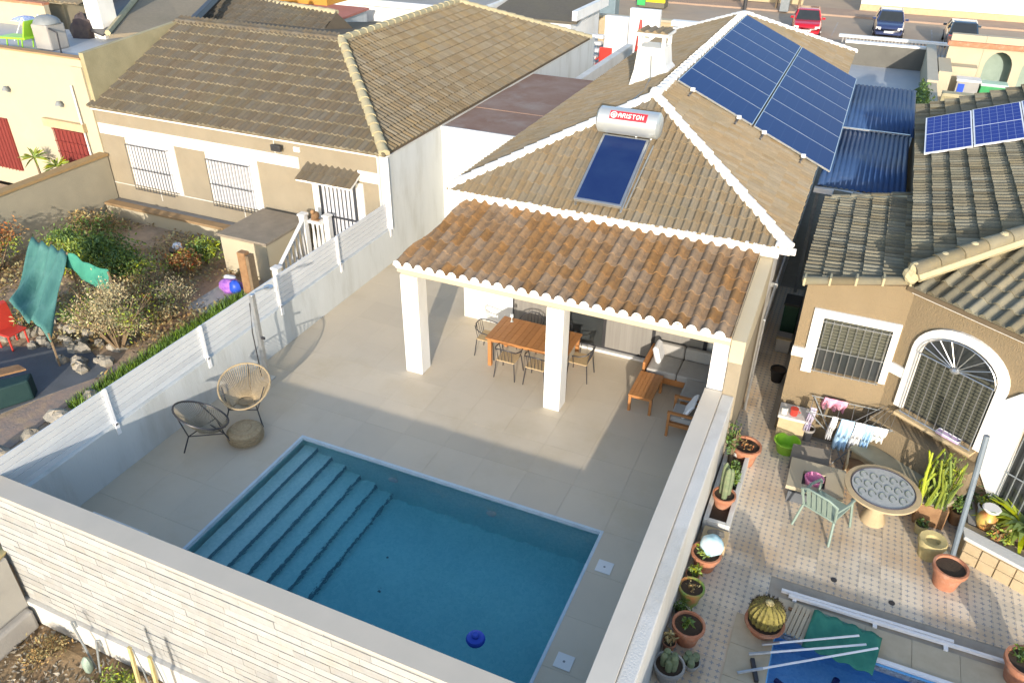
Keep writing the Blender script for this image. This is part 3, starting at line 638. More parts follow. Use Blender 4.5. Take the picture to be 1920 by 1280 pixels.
# ---- patio furniture
def acapulco(name, label, loc, rz, m):
    t = T(name, label, 'chair', loc, 'woven bowl chairs', rz)
    C_ = Vector((0, 0, .0)); rim = []
    for k in range(28):
        q = 2 * math.pi * k / 28; x = .40 * math.sin(q); s = math.cos(q); y = -.22 + .36 * (1 - s) / 2 * 2 ; rim.append(Vector((x * 1.12 * (1 + .08 * s), .40 - .80 * (1 - s) / 2, .86 - .44 * (1 - s) / 2)))
    b = B().tube(rim + [rim[0]], .017, 6, False); obj('rim', b, m if m.name == 'rattan' else DSTEEL, t, True, local=True)
    ctr = Vector((0, -.02, .34)); ring = [Vector((.13 * math.sin(2 * math.pi * k / 28), -.02 + .10 * math.cos(2 * math.pi * k / 28), .34 + .03 * math.cos(2 * math.pi * k / 28))) for k in range(28)]
    b = B()
    rim2 = []
    for k in range(70):
        a = k * .4; i = int(a); f = a - i; rim2.append((rim[i % 28].lerp(rim[(i + 1) % 28], f), ring[i % 28].lerp(ring[(i + 1) % 28], f)))
    for k, (p, q) in enumerate(rim2):
        mid = p.lerp(q, .55) + Vector((0, -.015, -.06)); b.cur = random.uniform(.01, .9); b.tube([p, mid, q], .006, 4, False)
    b.tube(ring + [ring[0]], .012, 5, False); obj('woven_seat', b, m, t, local=True)
    obj('seat_disc', B().lathe(0, -.02, [(.135, .335), (.12, .325)], 16), m, t, local=True)
    b = B().tube([(-.25, -.25, .30), (.25, -.25, .30)], .011, 6); b.tube([(-.25, -.25, .30), (0, .27, .30), (.25, -.25, .30)], .011, 6); obj('seat_frame', b, DSTEEL, t, local=True)
    for a, c in (((-.25, -.25, .3), (-.33, -.36, 0)), ((.25, -.25, .3), (.33, -.36, 0)), ((0, .27, .3), (0, .40, 0))): obj('leg', B().tube([a, c], .012, 6), DSTEEL, t, local=True)
    b = B()
    for sx in (-1, 1): b.tube([(sx * .25, -.25, .3), (sx * .37, -.05, .66)], .011, 6)
    b.tube([(0, .27, .3), (0, .39, .85)], .011, 6); obj('support', b, DSTEEL, t, local=True)
    t.scale = (1.15, 1.15, 1.12)
    return t
acapulco('bowl_chair', 'woven bowl chair standing in the shade against the white wall', (-10.2, 8.62, 0), R(148), mat('grey_cord', (.33, .28, .20), (.26, .22, .155), 20, .8))
acapulco('bowl_chair', 'woven rattan bowl chair catching sun beside the shower post', (-10.1, 9.72, 0), R(25), RATTAN)
t = T('pouf', 'round woven rattan pouf on the patio by the bowl chairs', 'pouf', (-9.62, 9.05, 0))
b = B().lathe(-9.62, 9.05, [(.26, .003), (.32, .05), (.34, .15), (.32, .25), (.25, .30), (.12, .315), (.02, .318)], 28); obj('cushion_body', b, RATTAN, t, True)
for z_, r_ in ((.07, .335), (.12, .345), (.17, .345), (.22, .338), (.30, .25), (.315, .14)):
    b = B().tube([(-9.62 + r_ * math.cos(k * .2244), 9.05 + r_ * math.sin(k * .2244), z_) for k in range(29)], .012, 5, False); obj('braid', b, RATTAN, t, True)
# dining table
t = T('dining_table', 'teak slatted dining table under the pergola', 'table', (-5.5, 13.9, 0)); x0, x1, y0, y1 = -6.46, -4.54, 13.38, 14.42
obj('apron', B().box(x0 + .06, x1 - .06, y0 + .06, y1 - .06, .64, .715), TEAK, t)
me = mesh_of('table_slat', B().box(0, (x1 - x0) / 14 - .008, y0 - 13.9, y1 - 13.9, .716, .75), (0, 0, 0), False, TEAK)
for i in range(14): inst('table_slat', me, Matrix.Translation((x0 + i * (x1 - x0) / 14, 13.9, 0)), t)
for x in (x0 + .04, x1 - .12):
    for y in (y0 + .04, y1 - .12): obj('leg', B().box(x, x + .08, y, y + .08, .001, .70), TEAK, t)
t2 = T('wine_glass', 'small clear glass standing on the teak dining table', 'glass', (-6.2, 14.25, .75)); obj('bowl', B().lathe(-6.2, 14.25, [(.04, .755), (.008, .76), (.008, .84), (.04, .88), (.035, .95)], 10), simple('clear_glass', (.6, .65, .65), .1), t2)
def dchair(loc, rz, label):
    t = T('dining_chair', label, 'chair', loc, 'metal dining chairs around the teak table', rz)
    obj('seat', B().box(-.22, .22, -.21, .21, .43, .455), TEAKL, t, local=True, bev=.008)
    for sx in (-1, 1):
        for sy in (-1, 1): obj('leg', B().tube([(sx * .21, sy * .2, .44), (sx * .25, sy * .25, 0)], .012, 6), DSTEEL, t, local=True)
    hoop = [(-.28, .12, .66), (-.29, -.05, .68), (-.24, -.2, .72), (-.1, -.27, .78), (.1, -.27, .78), (.24, -.2, .72), (.29, -.05, .68), (.28, .12, .66)]
    obj('arm_hoop', B().tube(hoop, .013, 6), DSTEEL, t, True, local=True)
    b = B()
    for x in (-.16, -.08, 0, .08, .16): b.tube([(x, -.2, .45), (x * 1.1, -.265, .77)], .007, 5)
    for sx in (-1, 1): b.tube([(sx * .22, .1, .45), (sx * .28, .1, .66)], .010, 5)
    obj('spindle', b, DSTEEL, t, local=True); return t
TEAKL = mat('light_rattan_seat', (.48, .36, .20), (.40, .29, .16), 20, .8)
c0 = dchair((-6.62, 13.9, 0), R(-90), 'dark metal dining chair at the table end facing the villa wall lamp side')
for (x, y, rz, l) in ((-4.38, 13.9, 90, 'dark metal dining chair at the table end nearer the grey sofa'), (-5.85, 13.30, 0, 'dark metal dining chair on the pool side, farther from the middle column'), (-5.15, 13.30, 0, 'dark metal dining chair on the pool side of the table, next to the middle column'),
                      (-5.85, 14.55, 180, 'dark metal dining chair on the glass door side of the table, farther from the sofa'), (-5.15, 14.55, 180, 'dark metal dining chair on the glass door side of the table, nearer the sofa')):
    copy_tree(c0, (x, y, 0), R(rz), l)
# sofa
t = T('corner_sofa', 'grey cushioned corner sofa with teak frame under the pergola', 'sofa', (-2.1, 14.6, 0))
obj('frame', B().box(-3.0, -2.06, 14.2, 15.0, .12, .27), TEAK, t, bev=.008); obj('frame', B().box(-2.05, -1.49, 13.5, 15.0, .12, .27), TEAK, t, bev=.008)
for a in ((-2.98, -2.32, 14.18, 14.86), (-2.31, -1.66, 14.18, 14.86), (-2.08, -1.52, 13.5, 14.17)): obj('seat_cushion', B().box(a[0], a[1], a[2], a[3], .27, .43), CUSH, t, bev=.035)
for a in ((-2.98, -2.32, 14.86, 15.0), (-2.31, -1.66, 14.86, 15.0), (-1.65, -1.50, 14.2, 15.0), (-1.62, -1.48, 13.5, 14.17)): obj('back_cushion', B().box(a[0], a[1], a[2], a[3], .40, .70), CUSH, t, bev=.04)
obj('armrest', B().box(-3.06, -3.005, 14.15, 15.0, .0011, .58), TEAK, t, bev=.006)
for x, y in ((-2.1, 14.2), (-2.1, 13.5), (-1.56, 13.5)): obj('leg', B().box(x, x + .06, y, y + .06, .001, .13), TEAK, t)
o = obj('throw_cushion', B().obox((-2.84, 14.62, .63), (.06, 0, .02), (0, .22, 0), (-.06, 0, .2)), CUSHW); tag(o, 'white throw cushion leaning on the sofa arm beside the coffee table', 'cushion'); o.modifiers.new('bevel', 'BEVEL').width = .05
t = T('coffee_table', 'small teak slatted coffee table in front of the grey sofa', 'table', (-2.8, 13.58, 0))
for i in range(6): obj('table_slat', B().box(-3.06 + i * .085, -3.06 + i * .085 + .08, 13.1, 14.05, .39, .42), TEAK, t)
obj('apron', B().box(-3.03, -2.58, 13.14, 14.01, .33, .389), TEAK, t)
for x in (-3.05, -2.61):
    for y in (13.11, 13.98): obj('leg', B().box(x, x + .055, y, y + .055, .001, .388), TEAK, t)
t = T('armchair', 'teak armchair with white cushions beside the right boundary wall', 'armchair', (-1.8, 12.95, 0))
obj('frame', B().box(-2.1, -1.5, 12.62, 13.22, .26, .34), TEAK, t, bev=.006)
for y in (12.6, 13.19):
    obj('armrest', B().box(-2.13, -1.5, y, y + .06, .56, .6), TEAK, t)
    for x in (-2.12, -1.55): obj('leg', B().box(x, x + .05, y + .005, y + .055, .001, .56), TEAK, t)
for k in range(4): obj('back_slat', B().box(-1.53, -1.50, 12.68, 13.17, .4 + k * .1, .46 + k * .1), TEAK, t)
obj('seat_cushion', B().box(-2.08, -1.55, 12.67, 13.18, .34, .46), CUSH, t, bev=.03)
for y in (12.80, 13.05): 
    o = obj('scatter_cushion', B().obox((-1.75, y, .62), (.05, 0, .025), (0, .125, .01), (.08, 0, .17)), CUSHW); tag(o, 'plump white cushion standing on the teak armchair', 'cushion', 'white cushions on the armchair'); o.modifiers.new('bevel', 'BEVEL').width = .045
t = T('pump_box', 'low white pump box on the patio behind the stone clad front wall', 'box', (-9.8, 5.85, 0)); obj('body', B().box(-10.38, -9.22, 5.45, 6.13, .001, .27), W, t, bev=.01); obj('lid', B().box(-10.42, -9.18, 5.42, 6.17, .27, .31), W, t, bev=.012)
# ================================================================ left neighbour
S('left_garden', B().box(-45, -11.34, -20, 17.0, -1.6, -.3), EARTH)
LH = T('left_house', 'beige house with long brown olive tiled roof and barred white windows', 'house', (-16, 20, 0))
LX, LY = -11.36, 17.14; LW = -21.6
obj('wall', B().box(LW, LX, LY, 33.0, -.3, 3.0), BEIGE, LH)
obj('corner_trim', B().box(LX - .06, LX + .006, LY - .02, LY + .05, -.3, 3.0), WS, LH)
obj('eave_band', B().box(LW, LX, LY - .10, LY, 2.98, 3.07), W, LH)
obj('lintel_band', B().box(LW + .05, -14.0, LY - .035, LY, 2.24, 2.56), W, LH); obj('lintel_band', B().box(-12.05, LX, LY - .035, LY, 2.2, 2.5), W, LH)
for x in (-19.6, -16.3, -14.8): obj('panel_joint', B().box(x, x + .025, LY - .008, LY, .3 if x != -14.8 else 2.57, 2.23 if x != -14.8 else 2.97), WS, LH)
obj('panel_joint', B().box(LW + .05, -13.5, LY - .0085, LY, .62, .645), WS, LH)
ze = 3.1; AXl, AYl, AZl = -15.0, 21.15, 4.86; ye = 17.0; yb = 33.4; BYl = 28.9
b = B().add([(LW, ye, ze), (-11.08, ye, ze), (-11.08, yb, ze), (LW, AYl, AZl), (AXl, AYl, AZl), (AXl, BYl, AZl), (-18.9, yb, ze), (LW, ye, ze - .06), (-11.08, ye, ze - .06), (-11.08, yb, ze - .06), (-18.9, yb, ze - .06)],
            [(0, 1, 4, 3), (1, 2, 5, 4), (2, 6, 5), (6, 3, 4, 5), (0, 1, 8, 7), (1, 2, 9, 8), (2, 6, 10, 9)])
lroof = obj('roof', b, DECK, LH); NOSE = mat('sunlit_tile_nose', (.19, .172, .125), (.14, .124, .088), 5, .95, rnd=.3)  # paler tile front faces: low sun on the course lips, painted into the colour
A = Vector((AXl, AYl, AZl)); FRl = Vector((-11.08, ye, ze)); BRl = Vector((-11.08, yb, ze)); BA = Vector((AXl, BYl, AZl))
vfl = Vector((0, AYl - ye, AZl - ze)); vrl = Vector((AXl + 11.08, 0, AZl - ze))
h1 = A - FRl; h2 = BA - BRl
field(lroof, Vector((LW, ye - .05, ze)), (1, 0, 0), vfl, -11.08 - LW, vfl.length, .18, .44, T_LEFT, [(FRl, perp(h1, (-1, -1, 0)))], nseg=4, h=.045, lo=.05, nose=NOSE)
field(lroof, FRl + UPZ, (0, 1, 0), vrl, yb - ye, vrl.length, .18, .34, mat('warm_brown_tile', (.175, .142, .092), (.145, .118, .076), 5, .88, rnd=.14, bump=.4, bsc=30, hue=.006, dirt=(.21, .16, .08), dsc=.4, damt=.6), [(FRl, perp(h1, (1, 1, 0))), (BRl, perp(h2, (1, -1, 0)))], nseg=4, h=.05)
caps(lroof, FRl, A, .11, MORTARC, .42, lift=.05, name='hip_tile', jag=.01); caps(lroof, A, BA, .10, MORTARC, .42, lift=.05); caps(lroof, BRl, BA, .10, MORTARC, .42, lift=.05, name='hip_tile'); caps(lroof, Vector((LW + .1, AYl, AZl)), A, .09, T_LEFT, .42, lift=.03)
# back wing roof behind
b = B().prism([(-26, 26.0, 4.75), (-18.2, 24.6, 4.5), (-15.5, 22.3, 3.9), (-22, 21.3, 4.2)], (0, 0, -.1)); 
wing = T('left_house_wing', 'tiled rear wing roof rising behind the long olive brown roof', 'roof', (-21, 24, 3)); w_ = obj('roof', B().add([(-27, 21.3, 3.6), (-17.2, 21.3, 3.6), (-18.1, 25.4, 4.75), (-27, 26.6, 4.85), (-27, 27.2, 3.2), (-17, 26.4, 3.2)], [(0, 1, 2, 3), (3, 2, 5, 4), (1, 5, 2)]), DECK, wing)
field(w_, Vector((-27, 21.3, 3.62)), Vector((1, 0, 0)), Vector((0, 4.4, 1.2)), 9.8, 5.6, .21, .38, T_LEFT, [(Vector((-17.2, 21.3, 0)), Vector((-4.1, -.9, 0))), (Vector((-27, 26.6, 0)), Vector((-.13, -1, 0)))], nseg=4)
caps(w_, Vector((-27, 26.6, 4.88)), Vector((-18.1, 25.4, 4.78)), .10, MORTARC, .42)
obj('wall', B().box(-26.5, -17.6, 21.6, 26.3, 2.0, 3.55), BEIGE, wing)
# windows
def barred(parent, x0, x1, z0, z1, y, nb, shut, bar, proj=.16, frame_=.1):
    w = obj('window', B().box(x0 - frame_, x1 + frame_, y - .03, y + .02, z0 - .02, z1 + frame_), W, parent, bev=.006)
    obj('shutter', B().box(x0, x1, y - .036, y - .0305, z0, z1), shut, w)
    b = B()
    for k in range(nb + 1):
        x = x0 + (x1 - x0) * k / nb; b.tube([(x, y - proj, z0 - .12), (x, y - proj, z1 - .04)], .0115, 4)
    for z in (z0 - .1, z0 + (z1 - z0) * .42, z1 - .06): b.box(x0 - .01, x1 + .01, y - proj - .012, y - proj + .012, z - .008, z + .008)
    for z in (z0 + .0, z1 - .06):
        for x in (x0, x1): b.tube([(x, y - proj, z), (x, y - .02, z)], .008, 4)
    obj('window_grille', b, bar, w); return w
DBAR = simple('dark_grey_iron', (.045, .05, .06), .6)
w1 = barred(LH, -20.45, -18.85, .72, 2.12, LY, 13, SHUT, DBAR); w2 = barred(LH, -17.3, -15.75, .72, 2.12, LY, 13, SHUT, DBAR)
for a, c in ((-18.74, -18.6), (-15.64, -15.5)): obj('window_jamb', B().box(a, c, LY - .034, LY, .66, 2.239), W, LH)
d = obj('door', B().box(-13.36, -12.16, LY - .05, LY + .02, .1, 2.1), SHUT, LH)
b = B()
for k in range(9): b.tube([(-13.3 + k * .135, LY - .085, .14), (-13.3 + k * .135, LY - .085, 2.06)], .015, 4)
for z in (.14, 1.0, 2.06): b.box(-13.36, -12.16, LY - .1, LY - .07, z - .025, z + .025)
for x in (-13.36, -12.2): b.box(x, x + .045, LY - .105, LY - .065, .1, 2.1)
obj('door_grille', b, DBAR, d)
for a, c in ((-13.62, -13.37), (-12.15, -11.92)): obj('door_jamb', B().box(a, c, LY - .045, LY, .1, 2.13), W, LH)
can = obj('door_canopy', B().prism([(-13.75, LY - .55, 2.16), (-11.95, LY - .55, 2.16), (-11.95, LY, 2.42), (-13.75, LY, 2.42)], (0, 0, -.05)), W, LH)
field(can, Vector((-13.75, LY - .56, 2.17)), (1, 0, 0), Vector((0, .55, .26)), 1.8, .62, .2, .32, T_LEFT, parts=True)
t = T('floodlight', 'small dark floodlight on the beige wall above the barred windows', 'lamp', (-14.6, LY - .1, 2.8)); obj('bracket', B().tube([(-14.6, LY, 2.7), (-14.6, LY - .14, 2.75)], .02, 5), DSTEEL, t); obj('lamp_head', B().box(-14.75, -14.43, LY - .22, LY - .12, 2.7, 2.88), DSTEEL, t, bev=.02); obj('wire', B().tube([(-14.56, LY - .01, 2.7), (-14.55, LY - .01, 2.2)], .008, 4), GSTEEL, t)
tag(obj('junction_box', B().box(-14.1, -13.9, LY - .05, LY, 2.72, 2.86), W, bev=.01), 'small white square box on the beige wall beside the floodlight', 'electrical box')
# ledge wall below the windows
t = T('terrace_ledge', 'low cream ledge wall with brown top under the barred windows', 'wall', (-18.4, 16.6, -.3)); obj('wall_core', B().box(-21.4, -15.9, 16.5, 16.7, -.3, .12), CREAM, t); obj('coping', B().box(-21.4, -15.88, 16.45, 16.75, .12, .20), mat('brown_ledge_tile', (.30, .20, .105), None, 4, .9), t, bev=.01)
S('terrace_strip', B().box(-21.5, -13.0, 16.71, 17.135, -.3, .08), CONC)
# cistern block with steps, balustrade
t = T('cistern_block', 'square rendered cistern block with flat brown top beside the white balustrade', 'block', (-14.5, 15.9, -.3)); obj('body', B().box(-15.3, -13.75, 15.0, 16.95, -.3, .82), CREAM, t); obj('top_slab', B().box(-15.36, -13.7, 14.95, 16.9, .82, .9), mat('lichen_slab', (.26, .22, .17), (.20, .17, .13), 3, .95, bump=.4, bsc=20), t, bev=.01)
t = T('balustrade', 'white balustrade with newel posts and sloping handrail by the door steps', 'balustrade', (-13.3, 15.8, -.3))
for x, y, h in ((-13.6, 16.5, 1.15), (-13.0, 16.8, 1.1), (-13.15, 14.6, .45)):
    o = obj('newel', B().box(x - .09, x + .09, y - .09, y + .09, -.3, h), W, t, bev=.01); obj('newel_cap', B().box(x - .12, x + .12, y - .12, y + .12, h, h + .06), W, o, bev=.015)
obj('handrail', B().obox((-13.375, 15.55, .70), (.06, 0, 0), (.225, -.95, -.34), (0, .02, .045)), W, t, bev=.01)
obj('handrail', B().box(-13.5, -13.1, 16.55, 16.78, .92, 1.0), W, t)
for k in range(7):
    f_ = k / 6; x = -13.56 + .38 * f_; y = 16.3 - 1.55 * f_; z = .94 - .55 * f_; obj('baluster', B().lathe(x, y, [(.04, -.3), (.055, z - .75 if z > .6 else -.1), (.03, z - .2), (.045, z - .06)], 8), W, t, True)
for k in range(3): obj('baluster', B().lathe(-13.42 + k * .15, 16.66, [(.04, .0), (.055, .3), (.03, .7), (.045, .93)], 8), W, t, True)
t = T('garden_statue', 'small brown bird shaped ornament on the balustrade', 'ornament', (-13.3, 16.66, 1.0)); obj('body', B().ball((-13.3, 16.66, 1.13), .1, .16, .12, 10, 7), WOOD, t, True); obj('head', B().ball((-13.3, 16.56, 1.28), .06, .07, .07, 8, 6), WOOD, t, True); obj('perch', B().box(-13.42, -13.18, 16.6, 16.72, 1.001, 1.03), WOOD, t)
for k in range(3): S('stone_step', B().box(-12.95, -11.5, 16.9 - k * .35, 17.1, -.3, .1 - k * .13 - .003 * k), CONC)
tag(obj('door_plant_pot', B().lathe(-12.6, 16.75, [(.1, .1), (.15, .35), (.13, .35), (.1, .3)], 12), BLACK, smooth=True), 'black plant pot with dark plant in front of the barred door', 'plant pot')
# party garden wall + cream house on far left
t = T('garden_wall', 'beige garden wall with brown coping dividing the two left gardens', 'wall', (-21.6, 14, -.3)); obj('wall_core', B().box(-21.72, -21.5, 4, 17.1, -.3, 1.52), mat('pale_beige_render', (.33, .30, .225), (.29, .265, .20), .8, .9, bump=.3, dirt=(.38, .34, .25), damt=.6), t); obj('coping', B().box(-21.78, -21.44, 4, 17.1, 1.52, 1.6), mat('brown_coping', (.34, .23, .11), None, 4, .9), t)
CH = T('cream_house', 'cream house with roof terrace and red grille window at the far left', 'house', (-25, 20, 0))
obj('wall', B().box(-34, -21.62, 17.2, 21.0, -.3, 4.2), mat('pale_cream_paint', (.42, .375, .28), (.39, .35, .26), .7, .8, bump=.2, dirt=(.55, .47, .32), damt=.5), CH)
obj('parapet', B().box(-34, -21.62, 17.14, 17.34, 4.2, 4.42), CREAM, CH); obj('coping', B().box(-34, -21.6, 17.1, 17.38, 4.42, 4.47), mat('terracotta_coping', (.40, .25, .13), None, 4, .9), CH)
b = B().prism([(-21.62, 17.15, 3.0), (-21.62, 17.15, 4.62), (-21.62, 21.5, 4.92), (-21.62, 21.6, 4.6)], (.18, 0, 0)); obj('gable_parapet', b, YELLOWW, CH)
S('roof_terrace', B().box(-33.9, -21.63, 17.35, 20.9, 4.2, 4.22), TERRF)
obj('corner_trim', B().box(-22.05, -21.6, 17.08, 17.2, -.3, 4.2), CREAM, CH); obj('downpipe', B().tube([(-22.25, 17.12, -.2), (-22.3, 17.12, 3.6)], .03, 6), W, CH)
w = obj('window', B().box(-23.7, -22.35, 17.14, 17.2, .95, 2.15), REDW, CH); obj('lintel', B().box(-24.0, -22.2, 17.05, 17.2, 2.15, 2.4), STOCK, CH)
b = B()
for k in range(8): b.tube([(-23.65 + k * .18, 17.08, .95), (-23.65 + k * .18, 17.08, 2.12)], .014, 4)
for z in (1.0, 1.35, 1.7, 2.1): b.box(-23.7, -22.35, 17.065, 17.09, z - .012, z + .012)
obj('window_grille', b, REDW, w)
w = obj('window', B().box(-27.2, -25.9, 17.14, 17.2, .3, 2.1), REDW, CH); b = B()
for k in range(8): b.tube([(-27.15 + k * .17, 17.08, .3), (-27.15 + k * .17, 17.08, 2.1)], .014, 4)
obj('window_grille', b, REDW, w)
for x, z, n in ((-25.3, 3.15, 'small wall lamp on the cream house over the leafless yard'), (-23.0, 2.95, 'small wall lamp on the cream house above the red window grille')):
    t = T('wall_lamp', n, 'lamp', (x, 17.15, z), 'wall lamps on the cream house'); obj('bracket', B().box(x - .04, x + .04, 17.1, 17.2, z - .1, z), GSTEEL, t); obj('lamp_shade', B().lathe(x, 17.06, [(.12, z - .02), (.05, z + .1)], 10), GSTEEL, t, True)
# things on the cream roof terrace
t = T('terrace_chimney', 'tall white square chimney with mesh cowl on the cream roof terrace', 'chimney', (-24.9, 20.6, 3.9)); obj('stack', B().box(-25.25, -24.6, 20.3, 20.95, 3.9, 5.5), W, t); obj('cowl', B().box(-25.25, -24.6, 20.3, 20.95, 5.5, 5.75), GSTEEL, t); obj('cap', B().box(-25.35, -24.5, 20.2, 21.05, 5.75, 5.85), W, t)
t = T('clothes_airer', 'blue and white airer with drying cloth on the cream roof terrace', 'clothes airer', (-28.0, 19.0, 4.22)); obj('frame', B().tube([(-28.6, 18.9, 4.22), (-27.9, 18.9, 5.0), (-27.3, 18.9, 4.22)], .02, 5).tube([(-28.6, 19.5, 4.22), (-27.9, 19.5, 5.0), (-27.3, 19.5, 4.22)], .02, 5).box(-28.5, -27.4, 18.9, 19.5, 4.86, 4.88), WSTEEL, t); obj('cloth', B().grid(lambda i, j: (-28.5 + i * 1.1, 18.85 + j * .7, 4.93 + .05 * math.sin(i * 9) - .2 * (j - .5) ** 2), 8, 6), mat('blue_check_cloth', (.12, .22, .52), (.6, .65, .75), 14, .9), t)
t = T('green_recliner', 'bright green folding recliner on the cream roof terrace', 'recliner', (-27.2, 18.2, 4.22)); obj('seat', B().obox((-27.2, 18.2, 4.55), (.5, .1, 0), (0, .28, 0), (0, 0, .03)), GREENP, t); obj('backrest', B().obox((-26.65, 18.3, 4.8), (.14, 0, .3), (0, .28, 0), (.03, 0, 0)), GREENP, t)
for x in (-27.6, -26.9):
    for y in (18.0, 18.4): obj('leg', B().tube([(x, y, 4.22), (x + .1, y, 4.55)], .025, 5), GREENP, t)
t = T('washing_machine', 'grey covered machine standing on the cream roof terrace', 'machine', (-25.9, 18.6, 4.22)); obj('body', B().box(-26.3, -25.6, 18.2, 18.9, 4.22, 5.0), CONC, t, bev=.05); obj('lid', B().ball((-25.95, 18.55, 5.0), .42, .42, .25, 12, 5, .03, True), GSTEEL, t, True)
obj('hose', B().tube([(-25.6, 18.3, 4.9), (-25.3, 18.3, 4.8), (-25.2, 18.2, 4.22)], .03, 5), DSTEEL, t)
t = T('rear_terrace_wall', 'low cream rear parapet with terracotta coping on the cream roof terrace', 'wall', (-29, 21, 4)); obj('wall_core', B().box(-34, -27.2, 20.7, 20.9, 4.2, 5.0), CREAM, t); obj('coping', B().box(-34, -27.2, 20.65, 20.95, 5.0, 5.08), TERRA, t)
t = T('dark_dog', 'dark draped heap on the cream roof terrace beside the chimney', 'heap', (-25.9, 20.3, 4.22)); b = B().ball((-26, 20.3, 4.22), .5, .35, .75, 10, 6, .15, True); obj('heap_body', b, mat('dark_fabric', (.05, .04, .05), (.10, .08, .07), 5, .9), t, True)
FR_ = T('far_tiled_roof', 'broad tan tiled roof behind the cream roof terrace', 'roof', (-30, 24, 4)); rf = obj('roof', B().add([(-42, 21.2, 5.0), (-26.2, 21.6, 5.0), (-29.5, 29.5, 6.9), (-42, 29.5, 6.9)], [(0, 1, 2, 3)]), DECK, FR_)
field(rf, Vector((-42, 21.3, 5.02)), (1, 0, 0), Vector((0, 8.2, 1.9)), 15.8, 8.4, .24, .40, T_MAIN, [(Vector((-26.2, 21.6, 0)), Vector((-7.9, -3.3, 0)))], nseg=3); obj('wall', B().box(-42, -27.5, 21.7, 29, 0, 4.95), CREAM, FR_)
FR2 = T('mid_tiled_roof', 'small tan roof panel with white verge between cream terrace and brown roof', 'roof', (-24, 23, 4)); obj('roof', B().prism([(-23.2, 19.7, 4.55), (-21.7, 21.7, 4.55), (-24.6, 27, 5.3), (-27.2, 26, 5.3)], (0, 0, -.12)), T_MAIN, FR2); obj('verge', B().tube([(-23.2, 19.7, 4.6), (-27.2, 26, 5.35)], .1, 6), MORTARC, FR2); obj('wall', B().box(-26.5, -21.8, 21.7, 26, 0, 4.4), BEIGE, FR2)
obj('dark_gutter', B().tube([(-21.75, 21.9, 4.62), (-23.6, 26.5, 5.35)], .16, 6), DSTEEL, FR2); obj('sheet', B().prism([(-24.6, 20.2, 4.5), (-23.5, 19.75, 4.5), (-27.4, 26, 5.28), (-28.3, 25.6, 5.28)], (0, 0, -.05)), DSTEEL, FR2)
# ---- left garden
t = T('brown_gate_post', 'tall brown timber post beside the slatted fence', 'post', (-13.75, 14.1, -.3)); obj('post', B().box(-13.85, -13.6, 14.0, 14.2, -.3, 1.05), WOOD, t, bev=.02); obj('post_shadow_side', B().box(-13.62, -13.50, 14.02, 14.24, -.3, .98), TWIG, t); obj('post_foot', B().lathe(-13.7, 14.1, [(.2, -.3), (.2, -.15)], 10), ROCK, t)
t = T('toy_bag', 'purple and blue plastic bag lying on the grey slab by the brown post', 'bag', (-14.35, 14.1, -.25)); b = B().ball((-14.35, 14.1, -.1), .38, .25, .2, 14, 8, .1); obj('bag_body', b, PURPLE, t, True); obj('bag_bundle', B().ball((-14.1, 14.0, -.02), .17, .16, .2, 10, 7, .08), BLUEP, t, True); obj('bag_rag', B().ball((-14.5, 14.25, .06), .2, .12, .06, 10, 5, .1), CUSHW, t, True)
S('grey_slab', B().box(-14.9, -13.5, 12.9, 14.5, -.3, -.26), CONC)
S('garden_path', B().prism([(-15.9, 16.4, -.295), (-14.6, 16.4, -.295), (-13.9, 12.8, -.295), (-14.6, 11.6, -.295), (-15.6, 13.5, -.295)], (0, 0, .015)), mat('brick_dust_path', (.38, .24, .15), (.30, .19, .12), 3, .95, bump=.5, bsc=16))
S('dark_paving', B().prism([(-17.6, 9.6, -.3), (-15.6, 10.5, -.3), (-14.3, 9.9, -.3), (-14.9, 8.6, -.3), (-16.2, 5.0, -.3), (-20, 5.0, -.3)], (0, 0, .02)), DARKC)
S('brick_path', B().prism([(-14.6, 10.2, -.3), (-14.3, 10.4, -.3), (-13.7, 4.0, -.3), (-15.6, 4.0, -.3), (-14.9, 8.4, -.3)], (0, 0, .012)), mat('mottled_brick_path', (.34, .24, .18), (.22, .19, .17), 5, .95, rnd=0, bump=.6, bsc=12, dirt=(.42, .30, .18), dsc=3, damt=.7))
b = B()
for k in range(6000):
    y = random.uniform(8.6, 14.1); x = -13.95 + random.uniform(-.14, .6); h = random.uniform(.1, .3); a = random.uniform(0, 6.3); b.cur = random.uniform(.01, .99)
    b.add([(x, y, -.3), (x + .03 * math.cos(a), y + .03 * math.sin(a), -.3), (x + random.uniform(-.08, .08), y + random.uniform(-.08, .08), -.3 + h)], [(0, 1, 2)])
b2 = B().box(-14.08, -11.35, 8.6, 14.1, -.3, -.28); S('lawn_strip', b2, GRASS)
o = obj('grass', b, GRASS); o['kind'] = 'stuff'; tag(o, 'bright green grass strip growing along the foot of the slatted fence', 'grass')
for i, (x, y, w) in enumerate(((-13.9, 8.2, .28), (-13.85, 7.55, .24), (-13.9, 6.9, .25), (-13.8, 9.0, .2))):
    b = B().ball((x, y, -.22), w, w * .8, .16, 8, 5, .2); tag(obj('edging_stone', b, ROCK), 'grey edging stone beside the grass strip', 'stone', 'edging stones along the grass')
t = T('green_block', 'long dark green covered bench on the dark paving of the left garden', 'bench', (-15.9, 7.6, -.28)); b = B().prism([(-15.15, 8.75, -.28), (-14.95, 8.5, -.28), (-16.6, 5.5, -.28), (-17.4, 5.9, -.28)], (0, 0, .5)); obj('cover', b, DGREEN, t, bev=.04); obj('top_board', B().prism([(-15.3, 8.75, .221), (-15.6, 8.8, .221), (-17.9, 6.0, .221), (-17.5, 5.7, .221)], (0, 0, .04)), WOOD, t)
